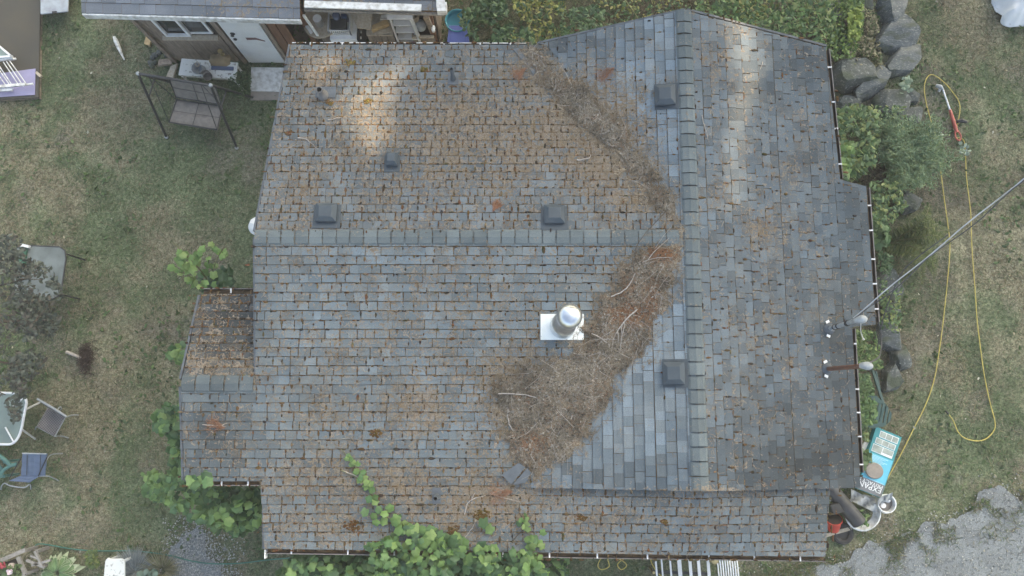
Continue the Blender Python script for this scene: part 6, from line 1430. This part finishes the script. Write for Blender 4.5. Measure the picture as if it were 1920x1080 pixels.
# the printed box
zb = .42; bx = thing('privacy_screen_box', at(1645, 870, 0), 'blue and teal cardboard box with white lettering and pictures lying flat', 'box')
TLp, TRp, BRp, BLp = at(1643, 800, zb), at(1691, 820, zb), at(1652, 934, zb), at(1607, 916, zb)
b = MB(); b.hexa([p - [0, 0, .13] for p in (BLp, BRp, TRp, TLp)], [BLp, BRp, TRp, TLp]); b.build('carton', 'box_teal', bx)
def bq(s, t): return (TLp * (1 - s) + TRp * s) * (1 - t) + (BLp * (1 - s) + BRp * s) * t
def panel(s0, s1, t0, t1, h, m, nm): b = MB(); b.prism([bq(s0, t1) + [0, 0, h], bq(s1, t1) + [0, 0, h], bq(s1, t0) + [0, 0, h], bq(s0, t0) + [0, 0, h]], (0, 0, .002)); return b.build(nm, m, bx)
panel(.02, .97, .40, .80, .001, 'box_blue', 'printed_panel'); panel(.01, .99, .80, .995, .001, 'box_grey', 'printed_panel')
panel(.20, .92, .03, .13, .001, 'print_white', 'printed_panel')
for i in range(3): panel(.22 + i * .235, .43 + i * .235, .04, .12, .004, 'print_photo', 'picture')
panel(.12, .90, .15, .24, .001, 'print_white', 'printed_panel')
for i in range(3): panel(.14 + i * .25, .37 + i * .25, .158, .232, .004, 'print_photo', 'picture')
panel(.08, .90, .255, .375, .001, 'print_white', 'printed_panel'); panel(.10, .46, .265, .365, .004, 'print_photo', 'picture'); panel(.49, .88, .262, .34, .004, 'print_photo', 'picture')
for i in range(6): panel(.10, .80 - .1 * (i % 3), .42 + i * .02, .43 + i * .02, .004, 'print_pale', 'fine_print')
panel(.30, .92, .785, .795, .004, 'print_pale', 'fine_print')
def text(body, s, t, size, h, parent):
    cu = bpy.data.curves.new('lettering', 'FONT'); cu.body = body; cu.size = size; cu.extrude = .0008; cu.align_x = 'LEFT'
    to = bpy.data.objects.new('lettering_source', cu); COL.objects.link(to); bpy.context.view_layer.update()
    me = bpy.data.meshes.new_from_object(to.evaluated_get(bpy.context.evaluated_depsgraph_get())); COL.objects.unlink(to); bpy.data.objects.remove(to)
    xa = Vector(BLp - BRp); xa.z = 0; xa.normalize(); ya = Vector((0, 0, 1)).cross(xa); p = Vector(bq(s, t)) + Vector((0, 0, h))
    V = [p + xa * v.co.x * 1.12 + ya * v.co.y * 1.1 + Vector((0, 0, v.co.z)) for v in me.vertices]; F = [list(f.vertices) for f in me.polygons]
    return link_mesh('lettering', V, F, 'print_white', parent)
text('EXPANDABLE', .93, .865, .122, .0045, bx); text('PRIVACY SCREEN', .93, .815, .085, .0045, bx)
b = MB(); c = at(1637, 882, zb + .01); b.lathe(c, [(.0, 0), (.15, .01), (.165, .04), (.15, .065), (0, .07)], 26, rot(-15) @ Matrix.Diagonal((1.0, .86, 1.0)).to_3x3()); tag(b.build('round_stone', 'sandstone', smooth=True), 'flat round beige stone resting on the printed box', 'stone')
# clutter below the box
bu = thing('white_bucket', at(1657, 960, 0), 'white plastic bucket of clippings standing by the printed box', 'bucket'); c = at(1664, 945, .36); c0 = np.array([c[0] - .015, c[1] + .01, 0])
b = MB(); b.lathe(c0, [(.125, 0), (.155, .36), (.165, .362), (.165, .385), (.148, .385), (.12, .02), (0, .02)], 26); b.build('body', 'white', bu, smooth=True)
b = MB(); b.lathe(c0 + [0, 0, .28], [(.14, 0), (.0, .03)], 20); b.build('contents', 'pipe_grey', bu); b = MB(); b.lathe(c0 + [-.05, -.04, .32], [(.045, 0), (.045, .03), (0, .032)], 16); b.lathe(c0 + [.05, .05, .31], [(.05, 0), (.03, .04), (0, .05)], 10); b.build('inner_cup', 'white_metal', bu)
b = MB(); b.tube(spline([c0 + [-.16, .02, .38], c0 + [-.10, -.14, .36], c0 + [0, -.17, .35], c0 + [.12, -.12, .36], c0 + [.165, 0, .38]], 4), .005, 6); b.build('handle', 'white_metal', bu)
def flap(pts, z, dz, m, label, nm, cat):
    b = MB(); b.prism(ccw([at(x, y, z) for x, y in pts]), (0, 0, dz)); return tag(b.build(nm, m, bevel=.004), label, cat)
b = MB(); gr_ = []
for i in range(7): gr_.append([at(1650 + i * 4 - j * 0.5, 933 - i * 1.6 + j * 4.2, .50 + .03 * math.sin(i * 2 + j) - .02 * j) for j in range(4)])
b.sheet(gr_, .01); tag(b.build('plastic_flap', 'grey_bag', smooth=True), 'grey plastic flap draped behind the white bucket', 'sheet')
b = MB(); gr_ = []
for i in range(9): gr_.append([at(1596 + i * 6, 917 + i * 3.0 + j * 5.5, .34 + .06 * math.sin(i * 1.7 + j * 1.3)) for j in range(5)])
b.sheet(gr_, .012); tag(b.build('plastic_sheet', 'grey_bag', smooth=True), 'crumpled grey plastic sheet between the printed box and the black pipe', 'sheet')
b = MB(); b.lathe(at(1612, 958, .10), [(.26, 0), (.30, .05), (.33, .12), (.30, .14), (.27, .08), (.23, .02), (.26, 0)], 30, rot(0, 8, 0)); tag(b.build('white_basin', 'white_worn', smooth=True), 'big worn white basin under the black pipe', 'basin')
bp_ = thing('black_pipe', at(1590, 950, .2), 'thick charcoal drain pipe lying over the white basin', 'pipe'); a_, c_ = at(1556, 915, .44), at(1611, 980, .42); a2 = a_ + (a_ - c_) * .35
b = MB(); b.tube([a2, a_, c_], .13, 24); b.build('barrel', 'charcoal', bp_, smooth=True); b = MB(); d_ = (c_ - a_) / np.linalg.norm(c_ - a_); b.tube([c_ + d_ * .0005, c_ + d_ * .006], .105, 20); b.build('bore', 'black', bp_)
flap(((1552, 945), (1568, 942), (1577, 958), (1558, 964)), .44, .12, 'black', 'black square container beside the red pot', 'black_container', 'container')
rp = thing('red_pot', at(1562, 985, 0), 'glossy red plant pot at the corner of the lower roof', 'pot'); c = at(1564, 973, .34); b = MB(); ax_ = Vector(at(1562, 998, .12) - c).normalized()
b.lathe(c, [(.14, .0), (.143, .015), (.132, .02), (.10, .26), (0, .262)], 24, normal_mtx(ax_, (1, 0, 0))); b.build('body', 'red_plastic', rp, smooth=True); b = MB(); b.lathe(c, [(.128, -.002), (0, -.001)], 24, normal_mtx(ax_, (1, 0, 0))); b.build('soil', 'soil', rp)
b = MB(); bar(b, at(1548, 1004, .10), at(1596, 990, .10), .06, .03); tag(b.build('wood_batten', 'wood_pale'), 'pale wooden batten lying under the red pot', 'batten')
b = MB(); n_ = 22; pr = [(.15 + .05 * math.cos(t), .05 * math.sin(t)) for t in np.linspace(0, 6.283, 9)]; b.lathe(at(1580, 1000, .07), pr, n_); tag(b.build('rubber_hoop', 'rubber', smooth=True), 'small black tyre on the grass by the batten', 'tyre')
flap(((1556, 940), (1566, 932), (1562, 918), (1556, 920)), .30, .04, 'white', 'white and pink packet beside the black container', 'packet', 'packet')
flap(((1614, 862), (1628, 830), (1620, 828), (1610, 850)), .30, .02, 'white_worn', 'white board sliver beside the printed box under the eave', 'white_board', 'board')
plant('leafy_clump', 'weeds growing through the basin beside the charcoal pipe', 'weed clump', [([(1608, 945), (1630, 940), (1628, 985), (1600, 985)], 90, .2, .5, .05, .10, 'ovate', [(.12, .20, .07), (.15, .22, .08)], .3, .6)], at(1615, 965, 0))
plant('leafy_clump', 'vine leaves curling over the upper left of the printed box', 'weed clump', [([(1612, 840), (1630, 835), (1635, 868), (1618, 880)], 26, .45, .6, .08, .13, 'grape', [(.09, .16, .06), (.11, .18, .07)], 0, .5)], at(1622, 855, 0))

# white slatted bench under the lower eave
wbn = thing('slatted_bench', at(1305, 1070, 0), 'white slatted garden bench below the lower gutter', 'bench'); zs = .42
for i, (x, wd) in enumerate(((1229, 3.5), (1240, 3), (1256, 3.5), (1273, 8), (1293, 6), (1309, 6), (1327, 6))):
    b = MB(); a_, c_ = at(x - 1, 1035, zs + .02), at(x + 4, 1095, zs); bar(b, a_, c_, wd * .0085, .02); b.build('slat', 'white_metal', wbn)
for i in range(9):
    x = 1347 + i * 4.6; b = MB(); y0 = 1044 - 3 * math.sin(i / 8 * 3.1); b.tube(spline([at(x - 6, y0 - 6, zs + .30 - .03 * i), at(x - 2, y0 + 8, zs + .12), at(x + 2, 1090, zs + .1)], 4), .013, 6); b.build('back_slat', 'white_metal', wbn)
b = MB(); bar(b, at(1222, 1072, zs - .05), at(1330, 1076, zs - .05), .05, .03); b.build('seat_rail', 'charcoal', wbn)
for x, y in ((1226, 1074), (1382, 1072), (1226, 1100), (1382, 1100)): b = MB(); p = at(x, y, zs); b.tube([p, [p[0], p[1], 0]], .025, 8); b.build('leg', 'brass', wbn)
b = MB(); b.lathe(at(1338, 1049, .85), [(.05, 0), (.045, .06), (.06, .07), (.06, .09), (0, .10)], 14); b.tube([at(1330, 1052, .84), at(1346, 1054, .84)], .02, 6); tag(b.build('spray_nozzle', 'brass', smooth=True), 'pale plastic hose fitting hanging at the lower gutter', 'fitting')

# ================================================================== tall firs beyond the lawn: they shade the yard and let a few patches of sun through
GAPS = [(640, 112, 62, 26), (655, 160, 56, 40), (660, 215, 46, 52), (690, 275, 34, 44), (1352, 85, 30, 56), (1378, 170, 30, 60), (1368, 270, 28, 80), (1355, 370, 22, 60), (1885, 8, 40, 44), (735, 140, 30, 22)]
n = 26000; X = rng.uniform(-13, 13, n); Y = rng.uniform(-8, 10, n)
Yp = rng.uniform(18, 31, n); t = (Yp - Y) / SUN_DIR[1]; P = np.stack([X + SUN_DIR[0] * t, Yp, 1.0 + SUN_DIR[2] * t], 1)
tg = (P[:, 2] - 3.5) / SUN_DIR[2]; hit = P - SUN_DIR * tg[:, None]; hx, hy = pix(hit)
keep = np.ones(n, bool)
for gx_, gy_, rx_, ry_ in GAPS:
    d_ = ((hx - gx_) / (rx_ + 40)) ** 2 + ((hy - gy_) / (ry_ + 40)) ** 2; keep &= (d_ > 1) | ((d_ > .45) & (rng.uniform(0, 1, n) < .10))
P = P[keep]
m2 = rng.uniform(0, 1, len(P)) < 2; trunks = [(x, y) for x in np.arange(-4, 40, 4.4) for y in (21.5, 27.5)]
own = np.argmin([(P[:, 0] - tx) ** 2 + (P[:, 1] - ty) ** 2 for tx, ty in trunks], 0)
for i, (tx, ty) in enumerate(trunks):
    Q = P[own == i]
    if len(Q) < 40: continue
    rt = thing('fir_tree', (tx, ty, 0), 'tall dark fir standing beyond the shed, out past the top of the yard', 'tree', 'firs beyond the yard')
    b = MB(); top = Q[:, 2].max() + 1; b.tube([(tx, ty, -.1), (tx, ty, top * .5), (tx, ty, top)], [.35, .2, .03], 8); b.build('trunk', 'trunk', rt)
    leaves('crown', Q, rng.uniform(.7, 1.15, len(Q)), 'ovate', blend([(.035, .06, .03), (.045, .07, .035)], len(Q)), parent=rt, tilt=.9)

# pale volume added around the whole yard to lift the dark tones
hm = bpy.data.materials.new('added_veil'); hm.use_nodes = True; hn = hm.node_tree; hn.nodes.clear()
ho = hn.nodes.new('ShaderNodeOutputMaterial'); hv = hn.nodes.new('ShaderNodeVolumePrincipled')
hv.inputs['Color'].default_value = (.93, .95, .95, 1); hv.inputs['Density'].default_value = .0019; hv.inputs['Anisotropy'].default_value = 0.
hn.links.new(hv.outputs[0], ho.inputs['Volume']); M['added_veil'] = hm
b = MB(); b.box((0, 0, 17.0), (420, 420, 38)); tag(b.build('added_veil', 'added_veil'), 'thin pale veil added over the whole yard to soften the dark tones', 'added_veil', kind='stuff')
